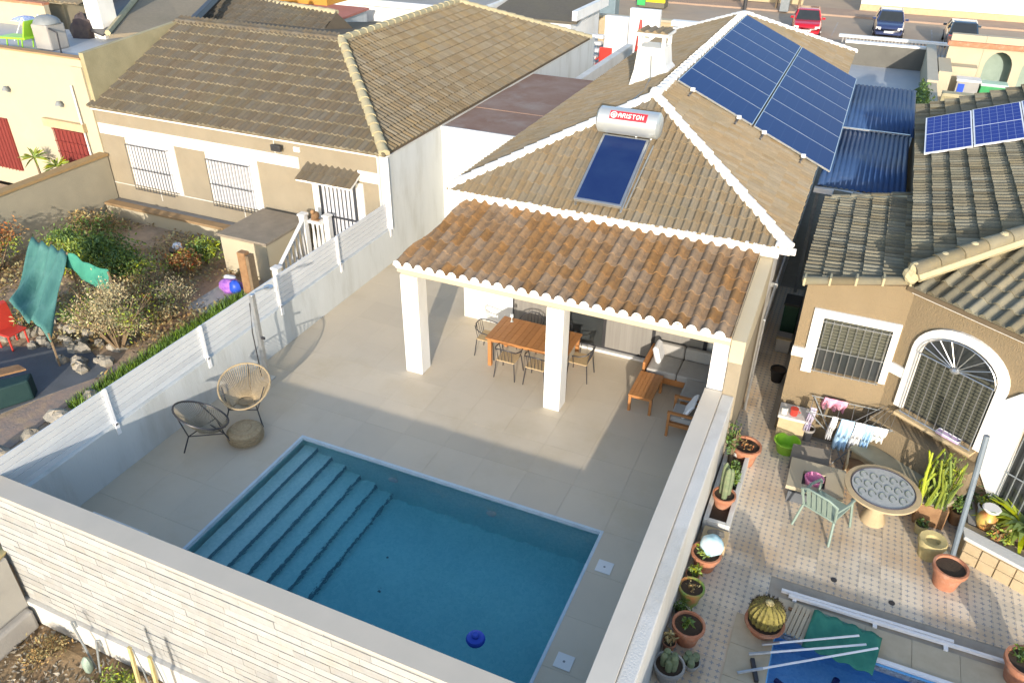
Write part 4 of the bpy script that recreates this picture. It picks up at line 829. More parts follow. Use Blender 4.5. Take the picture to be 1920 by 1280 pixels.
t = T('red_chair', 'red plastic garden chair standing by the dark paving', 'chair', (-17.3, 9.9, -.3)); obj('seat', B().box(-17.5, -17.0, 9.6, 10.1, .1, .15), REDP, t, bev=.02); obj('backrest', B().obox((-17.5, 9.9, .42), (.05, 0, -.02), (0, .25, 0), (-.05, 0, .3)), REDP, t, bev=.02)
for x in (-17.46, -17.06):
    for y in (9.63, 10.05): obj('leg', B().tube([(x, y, -.3), (x, y, .1)], .025, 6), REDP, t)
tag(obj('dark_crate', B().box(-18.6, -17.8, 8.6, 9.6, -.3, .25), BLACK, bev=.05), 'dark storage crate next to the red garden chair', 'crate')
# tarp
t = T('tarpaulin', 'teal tarpaulin draped over a frame above the left garden shrubs', 'tarpaulin', (-16.8, 10.8, -.3))
def tarp(i, j):
    P = Vector((-18.3, 11.75, 1.52)).lerp(Vector((-16.75, 11.5, 1.55)), i); Q = Vector((-17.1, 9.95, .85)).lerp(Vector((-15.5, 9.6, .55)), i); p = P.lerp(Q, j)
    return (p.x, p.y, p.z + .10 * math.sin(i * 11) * j - .25 * math.sin(j * math.pi) * (.5 + .5 * math.sin(i * 5)) + .06 * math.sin(i * 23 + j * 7))
obj('sheet', B().grid(tarp, 22, 14), TEAL, t, True, solid=.006)
def flap(i, j):
    P = Vector((-16.75, 11.5, 1.52)).lerp(Vector((-15.5, 11.5, 1.3)), i); return (P.x, P.y - .15 * j + .05 * math.sin(i * 9), P.z - .55 * j * (.6 + .4 * i) + .04 * math.sin(i * 14))
obj('flap', B().grid(flap, 14, 8), NET, t, True, solid=.006)
for x, y, h in ((-18.3, 11.75, 1.5), (-16.75, 11.5, 1.55), (-15.5, 11.5, 1.3), (-15.55, 9.65, .6)): obj('pole', B().tube([(x, y, -.3), (x, y, h)], .025, 5), TWIG, t)
# shrubs
LEAFP = mat('pale_dry_leaf', (.42, .36, .20), (.34, .29, .16), 8, .8, rnd=.3, hue=.03)
b = B()
for k in range(15000):
    x = random.uniform(-21.4, -14.05); y = random.uniform(9.6, 16.4)
    if math.sin(x * 2.1 + 1) * math.sin(y * 1.7) + random.uniform(-.6, .6) < -.1 or (x < -15.2 and y < 10.3): continue
    b.cur = random.uniform(.01, .99); s_ = random.uniform(.03, .09); a = random.uniform(0, 6.3); p = Vector((x, y, -.29 + random.uniform(0, .12))); e1 = Vector((math.cos(a), math.sin(a), random.uniform(-.2, .9))) * s_; e2 = Vector((-math.sin(a), math.cos(a), random.uniform(-.3, .3))) * s_ * .5
    b.add([p, p + e1 * .5 + e2, p + e1 * 1.4, p + e1 * .5 - e2], [(0, 1, 2, 3)])
o = obj('leaf_litter', b, LEAFD); o['kind'] = 'stuff'; tag(o, 'dry leaf litter and weeds covering the earth of the left garden', 'leaf litter')
plant('shrub', 'pale twiggy shrub with yellow leaves between the path and the grey slab', 'shrub', (-14.9, 12.3, -.3), .7, .7, 1.0, 1500, .05, LEAFP, lm2=LEAFY, n2=400, stems=22)
plant('shrub', 'wiry grey dry shrub between the russet bush and the tarpaulin flap', 'shrub', (-15.9, 12.9, -.3), .9, .7, .8, 1300, .05, LEAFD, stems=16)
plant('shrub', 'large green shrub behind the teal tarpaulin', 'shrub', (-19.0, 13.6, -.3), 1.5, 1.2, 1.0, 4200, .10, LEAF, lm2=LEAFY, n2=1600)
plant('shrub', 'dense dark green shrub between the tarpaulin and the cream ledge wall', 'shrub', (-17.3, 13.4, -.3), 1.1, .9, .8, 3000, .09, LEAF, lm2=LEAFY, n2=500)
plant('shrub', 'green shrub showing under the tarpaulin flap', 'shrub', (-16.0, 11.0, -.3), .9, .6, .9, 1100, .09, LEAF)
plant('shrub', 'russet leaved bush below the cream ledge wall', 'shrub', (-16.35, 14.3, -.3), .7, .6, .75, 1100, .08, LEAFR, lm2=LEAFY, n2=250)
plant('shrub', 'fresh green bush beside the russet bush', 'shrub', (-16.2, 15.2, -.3), .6, .5, .7, 900, .09, LEAFY, lm2=LEAF, n2=500)
plant('shrub', 'pale dry bush with yellow tips next to the slatted fence', 'shrub', (-14.85, 10.75, -.3), 1.15, 1.05, 1.5, 4200, .055, LEAFP, lm2=LEAFY, n2=900, stems=26)
plant('shrub', 'brown dry bush in front of the garden path', 'shrub', (-15.25, 11.9, -.3), .95, .8, .9, 1800, .06, LEAFD, lm2=LEAFR, n2=500, stems=12)
plant('shrub', 'straggly dry shrub at the foot of the beige garden wall', 'shrub', (-20.6, 15.3, -.3), 1.0, .7, .7, 800, .09, LEAFD, lm2=LEAF, n2=350, stems=12)
plant('shrub', 'orange leaved shrub beside the beige garden wall near the tarpaulin', 'shrub', (-21.0, 12.3, -.3), .9, 1.0, 1.3, 1100, .09, LEAFR, lm2=LEAFY, n2=500, stems=9)
plant('shrub', 'low dry shrub in front of the tarpaulin beside the red chair', 'shrub', (-17.6, 10.3, -.3), .9, .6, .7, 900, .07, LEAFD, lm2=LEAF, n2=250, stems=9)
for i in range(46):
    x = random.uniform(-18.2, -14.6); y = 10.1 + random.uniform(-.3, .9) + (x + 16) * -.1; r = random.uniform(.08, .24)
    tag(obj('rockery_stone', B().ball((x, y, -.25), r, r * random.uniform(.6, 1), r * .7, 7, 5, .22), ROCK), 'pale rough stone of the rockery edge in front of the tarpaulin', 'stone', 'rockery stones')
t = T('garden_tub', 'white topped dark tub standing among the shrubs below the ledge', 'tub', (-17.0, 15.0, -.3)); obj('tub', B().lathe(-17, 15, [(.2, -.3), (.26, .1), (.22, .1)], 14), BLACK, t, True); obj('rag', B().ball((-17, 15, .15), .15, .12, .12, 8, 6, .2), CUSHW, t, True)
def yucca(x, y, z, h, label, n=26, m=None, s=.5):
    t = T('yucca', label, 'plant', (x, y, z)); obj('trunk', B().tube([(x, y, z), (x + .05, y, z + h * .6), (x + .02, y, z + h)], .05, 6, r2=.035), TWIG, t); b = B()
    for k in range(n):
        a = k * 2.4; e = random.uniform(-.2, 1.2); l = s * random.uniform(.7, 1.1); c = Vector((x + .02, y, z + h)); d = Vector((math.cos(a) * math.cos(e), math.sin(a) * math.cos(e), math.sin(e))); w = d.cross(Vector((0, 0, 1))).normalized() * .03; b.cur = random.uniform(.01, .99)
        b.add([c - w, c + w, c + d * l * .6 + w * .9 + Vector((0, 0, -.02)), c + d * l + Vector((0, 0, -.12)), c + d * l * .6 - w * .9 + Vector((0, 0, -.02))], [(0, 1, 2, 3, 4)])
    obj('leaves', b, m or LEAFY, t); return t
yucca(-24.3, 16.6, -.3, 1.5, 'taller yucca against the cream house wall'); yucca(-23.2, 16.5, -.3, 1.4, 'shorter yucca beside the red grille window')
# ---- plot in front of the stone wall
S('front_soil', B().grid(lambda i, j: (-11.2 + i * 12, -4 + j * 9.0, -1.6 + .12 * math.sin(i * 31 + 2) * math.sin(j * 17) * (j < .98)), 60, 40), SOIL)
b = B()
for k in range(1500):
    x = random.uniform(-11, -7); y = random.uniform(3.0, 4.95); r = random.uniform(.015, .06); b.cur = random.uniform(.01, .99)
    p = Vector((x, y, -1.56)); d = [p + Vector((random.uniform(-r, r), random.uniform(-r, r), random.uniform(-r, r))) for _ in range(4)]; b.add(d, [(0, 1, 2), (0, 2, 3), (0, 3, 1), (1, 3, 2)])
o = obj('soil_clods', b, ROCK); o['kind'] = 'stuff'; tag(o, 'loose earth clods and gravel on the bare plot', 'soil')
plant('weed', 'low green weeds growing on the bare plot by the steel rods', 'weed', (-8.9, 4.7, -1.6), .5, .3, .25, 500, .06, LEAFY, stems=6); plant('weed', 'dry brown weeds in the corner of the bare plot', 'weed', (-10.4, 4.5, -1.6), .5, .4, .3, 500, .06, LEAFD, stems=8)
t = T('side_plot_wall', 'grey rendered wall of the bare plot meeting the stone clad wall', 'wall', (-11.4, 3, -1.6)); obj('wall_core', B().box(-11.6, -11.2, -4, 4.99, -1.6, -.02), mat('smooth_grey_render', (.40, .385, .35), (.34, .33, .30), 1, .9, bump=.2, dirt=(.27, .26, .24), damt=.6), t); obj('foot', B().box(-11.195, -11.02, -4, 4.95, -1.6, -1.15), CONC, t, bev=.05); obj('sand_heap', B().ball((-11.4, 4.3, -.03), .25, .9, .12, 12, 4, .1, True), LOG, t)
def rod(x, y, l, tp_, lab):
    t = T('steel_rod', lab, 'rod', (x, y, -1.6)); obj('shaft', B().tube([(x, y, -1.62), (x + tp_[0] * .5, y + tp_[1] * .5, -1.6 + tp_[2] * .5), (x + tp_[0], y + tp_[1], -1.6 + tp_[2])], .018, 6), GSTEEL, t); obj('hook', B().tube([(x + tp_[0], y + tp_[1], -1.6 + tp_[2]), (x + tp_[0] + .06, y + tp_[1] + .02, -1.6 + tp_[2] + .03), (x + tp_[0] + .10, y + tp_[1], -1.66 + tp_[2])], .018, 6), GSTEEL, t)
rod(-9.5, 4.75, 1, (-.25, .05, .95), 'bent steel rod leaning against the plinth of the stone wall'); rod(-9.35, 4.7, 1, (.03, .12, .7), 'straight steel rod standing next to the bent rod')
t = T('clay_lump', 'grey green hose coupling lying at the foot of the steel rods', 'debris', (-9.5, 4.6, -1.6)); obj('body', B().ball((-9.5, 4.65, -1.4), .08, .08, .2, 8, 6, .1), SAGE, t, True)
for x, l in ((-8.25, 'pale timber stake standing in the bare plot, next to the weeds'), (-7.85, 'pale timber stake standing in the bare plot, farther from the weeds')):
    t = T('timber_stake', l, 'stake', (x, 4.6, -1.6)); obj('stake', B().obox((x, 4.62, -1.0), (.03, 0, 0), (0, .02, 0), (0, .05, .72)), LOG, t); obj('wire', B().tube([(x + .04, 4.68, -.32), (x + .14, 4.66, -.75), (x + .2, 4.64, -1.5)], .011, 5), GSTEEL, t)
t = T('timber_plank', 'pale timber plank lying on the soil of the bare plot', 'plank', (-8.75, 4.5, -1.5)); obj('board', B().obox((-8.85, 4.35, -1.5), (.4, .45, .02), (.05, -.045, 0), (0, 0, .02)), LOG, t)
t = T('dead_bush', 'small leafless bush against the foot of the stone clad wall', 'bush', (-5.55, 4.7, -1.6)); b = B()
for k in range(26):
    a = random.uniform(0, 6.3); b.tube([(-5.55, 4.7, -1.6), (-5.55 + .12 * math.cos(a), 4.7 + .1 * math.sin(a), -.9), (-5.55 + .32 * math.cos(a), 4.7 + .2 * math.sin(a), -.3 + random.uniform(-.3, .5))], .012, 4, r2=.003)
obj('twigs', b, TWIG, t)
tag(obj('black_pipe_end', B().tube([(-4.85, 4.8, -1.6), (-4.85, 4.8, .05)], .09, 12), BLACK, smooth=True), 'black pipe end standing at the foot of the stone clad wall', 'pipe')
for nm_, dx_, dy_ in (('green_recliner', 1.7, 0), ('clothes_airer', 2.0, -.1), ('washing_machine', 1.5, 0), ('dark_dog', 1.0, 0), ('terrace_chimney', .55, 0)):
    o = bpy.data.objects[nm_]; o.location.x += dx_; o.location.y += dy_
bpy.data.objects['dark_dog'].name = 'covered_heap'
# ================================================================ right neighbour
ZN = -.2
S('right_ground', B().box(-.929, .55, 3, 34, -1.6, ZN - .02), GROUT)
S('right_ground', B().box(.55, 20, 9.62, 15.5, -1.6, ZN - .0203), GROUT)
terr = S('tiled_terrace', B().box(-.9289, .549, 5.385, 20.3, ZN - .0201, ZN - .018).box(.5491, 4.9, 9.75, 14.05, ZN - .0202, ZN - .018), GROUT)
hm = mesh_of('terrace_tile', B().box(.0015, .3285, .0015, .3285, -.017, 0), (0, 0, 0), False, HYD); cnt = 0; J = B()
def in_house(x, y): return y > 14.0 and x > -.2
cells = []
for i in range(18):
    for j in range(46):
        x = -.93 + i * .33; y = 5.4 + j * .33
        if in_house(x + .16, y + .16) or (x + .33 > .56 and y < 9.72): continue
        cells.append((x, y))
cells.sort(key=lambda c: (c[0] - 1.2) ** 2 * .5 + (c[1] - 10.8) ** 2)
for k, (x, y) in enumerate(cells):
    if k < 290: inst('terrace_tile', hm, Matrix.Translation((x, y, ZN + random.uniform(-.001, .001))), terr)
    else: J.box(x + .0015, x + .3285, y + .0015, y + .3285, ZN - .017, ZN)
obj('terrace_tiles', J, HYD, terr, kind='stuff')
t = T('garden_front_wall', 'rendered front boundary wall of the right hand terrace', 'wall', (2, 5.2, -.2)); obj('wall_core', B().box(-.929, 12, 5.1, 5.38, -1.6, 1.1), WS, t)
# house
BEIGER = mat('tan_stucco', (.228, .178, .112), (.19, .148, .09), .9, .9, bump=.7, bsc=40, dirt=(.19, .145, .09), damt=.7, stretch=(1, 1, .5))
RH = T('right_house', 'beige house with arched window, white trims and grey brown tile roofs', 'house', (2, 16, ZN))
YA = 14.1; CX = 1.62; th = R(33); du = Vector((math.cos(th), -math.sin(th), 0)); dn = Vector((-math.sin(th), -math.cos(th), 0)); c0 = Vector((CX, YA, 0))
b = B().prism([(-.15, YA, ZN), (CX, YA, ZN), (CX, 19.0, ZN), (-.15, 19.0, ZN)], (0, 0, 3.2)); obj('wall', b, BEIGER, RH)
b = B().prism([(-.15, YA, 3.001), (CX, YA, 3.001), (CX, YA, 3.5), (-.15, YA, 3.16)], (0, 4.4, 0)); obj('wall', b, BEIGER, RH)
e = c0 + du * 6
b = B().prism([(CX + .001, YA, ZN), (e.x, e.y, ZN), (14, 12, ZN), (14, 26, ZN), (CX + .001, 26, ZN)], (0, 0, 3.55)); obj('wall', b, BEIGER, RH)
zU_ = 3.78
lower = obj('lower_roof', B().prism([(-.22, YA - .02, 3.19), (1.56, YA - .02, 3.57), (1.56, 18.5, 3.57), (-.22, 18.5, 3.19)], (0, 0, -.06)), DECK, RH)
kA = (3.57 - 3.19) / 1.78
field(lower, Vector((-.24, 18.5, 3.19)), (0, -1, 0), Vector((1, 0, kA)), 4.52, 1.85, .165, .335, T_RIGHT, [(Vector((1.55, 0, 0)), Vector((-1, 0, 0))), (Vector((0, YA - .03, 0)), Vector((0, 1, 0)))], parts=True, h=.05, lo=.055)
for k in range(5): f_ = k / 4; obj('verge_joint', B().obox((-.22 + 1.72 * f_, YA - .02, 3.24 + .37 * f_), (.018, 0, 0), (0, .105, 0), (0, 0, .075)), MORTARC, RH)
for k in range(10): f_ = k / 9.7; obj('hip_joint', B().ball((1.48 + 4.18 * f_, 13.98 + 2.97 * f_, zU_ + 4.18 * .34 * f_ + .11), .10, .10, .115, 8, 6), MORTARC, RH)
caps(lower, Vector((-.22, YA - .02, 3.21)), Vector((1.5, YA - .02, 3.58)), .075, T_RIGHT, .42, lift=.02, name='verge_tile'); caps(lower, Vector((-.1, 18.5, 3.24)), Vector((1.5, 18.5, 3.58)), .07, T_RIGHT, .42, lift=.02, name='verge_tile')
obj('verge_mortar', B().obox((.66, 18.36, 3.43), (.85, 0, .18), (0, .05, 0), (0, 0, .02)), MORTARC, RH)
# main roof of right house: falls to the left (towards villa) and towards the angled bay
kU = .34; zU = 3.78
def zu(x): return zU + (x - 1.5) * kU
up = obj('upper_roof', B().prism([(1.5, 14.0, zu(1.5)), (7, 18.0, zu(7)), (7, 25.4, zu(7)), (1.5, 25.4, zu(1.5))], (0, 0, -.1)), DECK, RH)
h0 = Vector((1.5, 14.0, 0)); hd = Vector((1.9, 1.35, 0))
field(up, Vector((1.47, 25.3, zU)), (0, -1, 0), Vector((1, 0, kU)), 11.4, 5.6, .175, .36, T_RIGHT, [(h0, perp(hd, (-1, 1, 0))), (Vector((0, 25.3, 0)), Vector((0, -1, 0)))], nseg=4, h=.05, lo=.065)
obj('upper_wall', B().box(1.6, 7, 18.0, 25.2, 3.35, zu(1.6) - .1), BEIGER, RH)
# bay roof: falls along dn
ee0 = c0 + dn * .12 + Vector((0, 0, 3.50)); ridge_k = .36
bu, bv = du, (-dn + Vector((0, 0, ridge_k))).normalized()
br_ = obj('bay_roof', B().prism([ee0 - du * .1, ee0 + du * 5, ee0 + du * 5 - dn * 5 + Vector((0, 0, 5 * ridge_k)), ee0 - du * .1 - dn * .3 + Vector((0, 0, .3 * ridge_k))], (0, 0, -.08)), DECK, RH)
field(br_, ee0 - du * .2 + Vector((0, 0, .02)), bu, bv, 5.2, 4.6, .23, .36, T_RIGHT, [(h0, perp(hd, (1, -1, 0)))], h=.065, parts=True)
for k in range(10):
    pass
caps(up, Vector((1.48, 13.98, zU + .0)), Vector((1.48 + 1.9 * 2.2, 13.98 + 1.35 * 2.2, zu(1.48 + 1.9 * 2.2) + .02)), .105, T_RIGHT, .43, lift=.1, name='hip_tile')
b = B().tube([Vector((1.56, 13.90, zU - .02)), Vector((1.56 + 1.9 * 2.2, 13.90 + 1.35 * 2.2, zu(1.5 + 1.9 * 2.2) - .02))], .085, 6); obj('hip_mortar', b, MORTARC, RH, True)
obj('hip_mortar', B().ball((1.47, 13.98, 3.74), .14, .12, .15, 8, 6, .18), MORTARC, RH)
obj('eave_band', B().prism([c0 + dn * .02 + Vector((0, 0, 3.40)), c0 + du * 5 + dn * .02 + Vector((0, 0, 3.40)), c0 + du * 5 + dn * .1 + Vector((0, 0, 3.40)), c0 + dn * .1 + Vector((0, 0, 3.40))], (0, 0, .06)), W, RH)
# window on flat facade
wx0, wx1, wz0, wz1 = .27, 1.47, 1.42, 2.56
tr = [(wx0 - .2, wx0, wz0 - .1, wz1 + .16), (wx1, wx1 + .12, wz0 - .0, wz1 + .16), (wx0, wx1, wz1, wz1 + .16)]
for a in tr: obj('window_trim', B().box(a[0], a[1], YA - .06, YA, a[2], a[3]), W, RH, bev=.006)
obj('trim_band', B().box(-.16, wx0 - .2, YA - .055, YA, 1.62, 1.82), W, RH)
w = obj('window', B().box(wx0, wx1, YA - .012, YA, wz0, wz1), DGLASS, RH)
b = B()
for k in range(11):
    z = wz0 + .45 + k * .067; b.box(wx0 + .02, wx1 - .02, YA - .028, YA - .014, z, z + .056)
obj('shutter', b, SHUTG, w); b = B()
for k in range(9):
    x = wx0 + .05 + k * .1375; b.tube([(x, YA - .1, wz0 - .03), (x, YA - .1, wz1 - .02)], .008, 4)
for z in (wz0, wz0 + .5, wz1 - .05): b.box(wx0, wx1, YA - .112, YA - .09, z - .008, z + .008)
obj('window_grille', b, STEEL, w)
# arched window on the bay
def bp(u, z, d=0.): return c0 + du * u + dn * d + Vector((0, 0, z))
ua, ub, zb, zs, zt = .45, 1.83, 1.15, 2.42, 2.92; um = (ua + ub) / 2; hw = (ub - ua) / 2
def arch(off, n=16): 
    pts = [(ua - off, zb)]
    for k in range(n + 1):
        q = math.pi * (1 - k / n); pts.append((um + (hw + off) * math.cos(q), zs + (zt - zs + off) * math.sin(q)))
    return pts + [(ub + off, zb)]
ai, ao = arch(0), arch(.17); V_ = []; F_ = []
for d in (0.001, .07):
    V_ += [bp(*p, d) for p in ai] + [bp(*p, d) for p in ao]
n = len(ai)
for k in range(n - 1): F_ += [(2 * n + k, 2 * n + k + 1, 3 * n + k + 1, 3 * n + k), (k, k + 1, 2 * n + k + 1, 2 * n + k), (n + k, n + k + 1, 3 * n + k + 1, 3 * n + k)]
obj('arch_trim', B().add(V_, F_), W, RH)
w = obj('arched_window', B().prism([bp(*p, -.03) for p in ai], dn * .04), DGLASS, RH)
b = B()
for k in range(18):
    z = zb + .06 + k * .069; b.prism([bp(ua + .03, z, .012), bp(ub - .03, z, .012), bp(ub - .03, z + .058, .02), bp(ua + .03, z + .058, .02)], dn * .008)
obj('shutter', b, SHUTG, w)
b = B(); D = .13
for k in range(9):
    u_ = ua + .02 + k * (ub - ua - .04) / 8; b.tube([bp(u_, zb - .05, D), bp(u_, zs, D)], .009, 4)
for z in (zb - .02, zs): b.tube([bp(ua, z, D), bp(ub, z, D)], .012, 4)
for k in range(1, 10):
    q = math.pi * k / 10; b.tube([bp(um + .1 * math.cos(q), zs + .06 * math.sin(q), D), bp(um + hw * math.cos(q), zs + (zt - zs) * math.sin(q), D)], .009, 4)
b.tube([bp(*p, D) for p in ai[1:-1]], .012, 4); b.ball(bp(um, zs, D), .09, .09, .06, 8, 5); obj('window_grille', b, STEEL, w)
obj('trim_band', B().prism([bp(-.0, 1.72, .001), bp(ua - .17, 1.72, .001), bp(ua - .17, 1.92, .001), bp(0, 1.92, .001)], dn * .05), W, RH)
# bay step ledge / second arch
obj('window_sill', B().prism([bp(ua - .05, zb - .1, .0), bp(ub + .05, zb - .1, .0), bp(ub + .05, zb - .1, .2), bp(ua - .05, zb - .1, .2)], (0, 0, .06)), STOCK, RH)
obj('wall_trim', B().prism([bp(2.0, .9, .001), bp(2.45, .3, .001), bp(2.5, .3, .001), bp(2.42, 2.1, .001), bp(2.7, 2.75, .001), bp(2.2, 2.55, .001), bp(2.0, 2.3, .001)], dn * .06), W, RH)
dd = obj('door', B().prism([bp(2.48, ZN, .001), bp(3.6, ZN, .001), bp(3.6, 2.4, .001), bp(2.9, 2.55, .001), bp(2.48, 2.1, .001)], dn * .03), DGLASS, RH); b = B()
for k in range(9): b.tube([bp(2.5 + k * .13, ZN, .1), bp(2.5 + k * .13, 2.15 + .3 * min(1, k * .35), .1)], .01, 4)
for z in (.3, 1.1): b.tube([bp(2.48, z, .1), bp(3.6, z, .1)], .015, 4)
obj('door_grille', b, GSTEEL, dd)
# solar panels on right house
t = T('roof_solar_panels', 'tilted pair row of blue solar panels on the right house roof', 'solar panels', (2.6, 21.5, 4.3))
pa = Vector((1.62, 20.45, zu(1.6) + .12)); pu = Vector((1, 0, kU)).normalized(); pvv = Vector((.02, 1, .14)).normalized()
me1 = mesh_of('panel', B().box(0, 1.0, 0, 2.1, -.02, .015), (0, 0, 0), False, WSTEEL); me2 = mesh_of('panel_glass', B().box(.03, .97, .03, 1.03, .016, .02).box(.03, .97, 1.07, 2.07, .0161, .02), (0, 0, 0), False, PV2)
for k in range(4):
    p = inst('panel', me1, frame(pa + pu * (k * 1.02), pu, pvv), t); g = bpy.data.objects.new('panel_glass', me2); link(g); g.parent = p
b = B()
for y in (.3, 1.8): b.tube([pa + pvv * y - Vector((0, 0, .06)), pa + pvv * y + pu * 4.2 - Vector((0, 0, .06))], .03, 4)
obj('rail', b, STEEL, t)
# blue corrugated roof between the houses
t = T('corrugated_roof', 'blue corrugated sheet roof between the villa and the right house', 'roof', (.6, 25, 2.9))
def cor(x0, x1, y0, y1, z, n):
    b = B(); V_ = []; F_ = []
    for i in range(n * 4 + 1):
        x = x0 + (x1 - x0) * i / (n * 4); zz = z + (.0, .028, .04, .028)[i % 4]; V_ += [(x, y0, zz - .05), (x, y1, zz + .05)]
    for i in range(n * 4): F_.append((2 * i, 2 * i + 2, 2 * i + 3, 2 * i + 1))
    return b.add(V_, F_)
obj('sheet', cor(-.55, 1.5, 20.3, 25.2, 2.90, 16), BLUEC, t, True, solid=.006); obj('sheet', cor(-.55, 1.62, 25.1, 30.4, 3.0, 16), BLUEC, t, True, solid=.006)
obj('fascia', B().box(-.6, .55, 20.15, 20.29, 2.72, 2.84), W, t); b = B()
for x in (-.5, .5, 1.4): b.box(x - .04, x + .04, 20.35, 30.2, 2.68, 2.80)
obj('joist', b, GSTEEL, t)
for x in (-.5, 1.4):
    for y in (20.4, 30.1): obj('support', B().box(x - .04, x + .04, y - .04, y + .04, ZN, 2.68), GSTEEL, t)
tag(obj('roof_batten', B().box(-.4, 1.5, 25.02, 25.08, 3.02, 3.06), STEEL), 'thin pale metal strip across the blue corrugated roof', 'metal strip')
t = T('annex_ridge', 'grey tiled wall top behind the lower right roof', 'wall', (.7, 19.2, 0)); obj('wall_core', B().box(-.15, 1.6, 19.05, 19.4, ZN, 3.1), GREYW, t); caps(t, Vector((-.1, 19.22, 3.1)), Vector((1.6, 19.22, 3.12)), .08, T_RIGHT, .42)
t = T('alley_pipe', 'thin white pipe along the alley wall beside the villa', 'pipe', (-.75, 17, 0)); obj('pipe_run', B().tube([(-.8, 14.5, 2.0), (-.8, 20, 2.2)], .03, 6).tube([(-.8, 14.5, 2.0), (-.82, 14.45, ZN)], .03, 6), STEEL, t); 
obj('pipe_clip', B().box(-.9, -.76, 16.0, 16.05, 2.0, 2.1), STEEL, t)
# ---- terrace things
def pot(name, label, x, y, z, r, h, m, plantf=None, group=None, cat='plant pot', n=18):
    t = T(name, label, cat, (x, y, z), group)
    obj('pot', B().lathe(x, y, [(r * .68, z), (r * .92, z + h * .8), (r * 1.04, z + h * .82), (r * 1.04, z + h), (r * .9, z + h), (r * .86, z + h * .86)], n), m, t, True)
    obj('soil', B().tube([(x, y, z + h * .8), (x, y, z + h * .9)], r * .87, n), POTSOIL, t)
    if plantf: plantf(t, x, y, z + h * .9)
    return t
def bunch(m, rx, h, n, s):
    def f(t, x, y, z):
        b = B(); leaves(b, (x, y, z + h * .5), rx, rx, h * .55, n, s); obj('foliage', b, m, t)
    return f
def cactus_col(m, k=5, h=.6):
    def f(t, x, y, z):
        b = B()
        for i in range(k):
            a = i * 2.4; q = .05 * (i > 0); hh = h * random.uniform(.6, 1); b.lathe(x + q * 1.6 * math.cos(a), y + q * 1.6 * math.sin(a), [(.05, z), (.06, z + hh * .6), (.05, z + hh * .9), (.01, z + hh)], 8)
        obj('stem', b, m, t, True)
    return f
CACT = mat('grey_green_cactus', (.12, .17, .09), (.20, .22, .13), 14, .8); CACTY = mat('yellow_green_cactus', (.26, .22, .055), (.14, .12, .04), 16, .8)
pot('flower_pot', 'terracotta pot with small green plant near the foot of the boundary wall', -.62, 8.2, ZN, .24, .36, TERRA, bunch(LEAF, .12, .14, 60, .08))
pot('flower_pot', 'grey pot with spiny plants at the bottom end of the boundary wall', -.72, 7.45, ZN, .22, .3, CONC, cactus_col(CACT, 6, .3))
pot('flower_pot', 'green and orange striped pot between two terracotta pots by the wall', -.74, 8.95, ZN, .2, .32, mat('green_glazed_pot', (.03, .30, .06), (.55, .20, .08), 3.5, .4), bunch(LEAFD, .1, .08, 40, .05))
t = pot('flower_pot', 'terracotta pot with white and blue wrapped bag by the wall', -.68, 9.75, ZN, .24, .34, TERRA, bunch(LEAFY, .2, .2, 60, .1)); 
tag(obj('wrapped_bag', B().ball((-.62, 9.8, .27), .2, .2, .16, 14, 8, .06), mat('white_blue_bag', (.75, .80, .82), (.25, .60, .70), 5, .5), smooth=True), 'white and turquoise plastic bag lying in a terracotta pot', 'bag')
t = T('planter_trough', 'long white masonry planter trough along the boundary wall', 'planter', (-.65, 11.5, ZN))
for a in ((-.9, -.82, 10.5, 12.6), (-.52, -.44, 10.5, 12.6), (-.82, -.52, 10.5, 10.58), (-.82, -.52, 12.52, 12.6), (-.82, -.52, 11.4, 11.46)): obj('side', B().box(a[0], a[1], a[2], a[3], ZN, .12), WS, t, bev=.01)
obj('soil', B().box(-.82, -.52, 10.58, 12.52, ZN, .02), POTSOIL, t)
pot('cactus_pot', 'terracotta pot with pale column cactus in the white trough', -.67, 11.1, .02, .2, .26, TERRA, cactus_col(CACT, 4, .75))
pot('cactus_pot', 'wide terracotta bowl with pebbles at the far end of the trough', -.55, 12.72, ZN, .28, .42, TERRA, bunch(LEAFR, .18, .05, 40, .06))
plant('succulent', 'low dark green succulent growing in the white trough', 'plant', (-.67, 11.8, .02), .18, .3, .35, 220, .09, LEAF, stems=4); plant('succulent', 'tall cactus like plant against the wall above the trough', 'plant', (-.78, 12.3, .02), .12, .2, .9, 200, .08, SAGE and LEAF, stems=5)
t = T('white_crate', 'white crate with gravel at the near end of the planter trough', 'crate', (-.62, 10.25, ZN)); obj('body', B().box(-.85, -.42, 10.08, 10.45, ZN, .05), STOCK, t, bev=.01); obj('contents', B().ball((-.63, 10.27, .04), .16, .14, .07, 8, 4, .2, True), ROCK, t)
t = pot('barrel_cactus', 'large round barrel cactus in a wide terracotta bowl by the small pool', .42, 8.85, ZN, .29, .22, TERRA, None, cat='cactus')
b = B(); n = 20
for i in range(13):
    q = math.pi * i / 12
    for k in range(n * 2):
        a = math.pi * k / n; r_ = .26 * math.sin(q) * (1 + (.06 if k % 2 else -.05)); b.v.append((.42 + r_ * math.cos(a), 8.85 + r_ * math.sin(a), .18 + .25 * math.cos(q)))
for i in range(12):
    for k in range(n * 2): b.f.append((i * n * 2 + k, (i + 1) * n * 2 + k, (i + 1) * n * 2 + (k + 1) % (n * 2), i * n * 2 + (k + 1) % (n * 2))); b.a.append(0.)
o = obj('cactus_body', b, CACTY, t, True); obj('crown', B().ball((.42, 8.85, .425), .07, .07, .03, 10, 5), LOG, t, True); b = B()
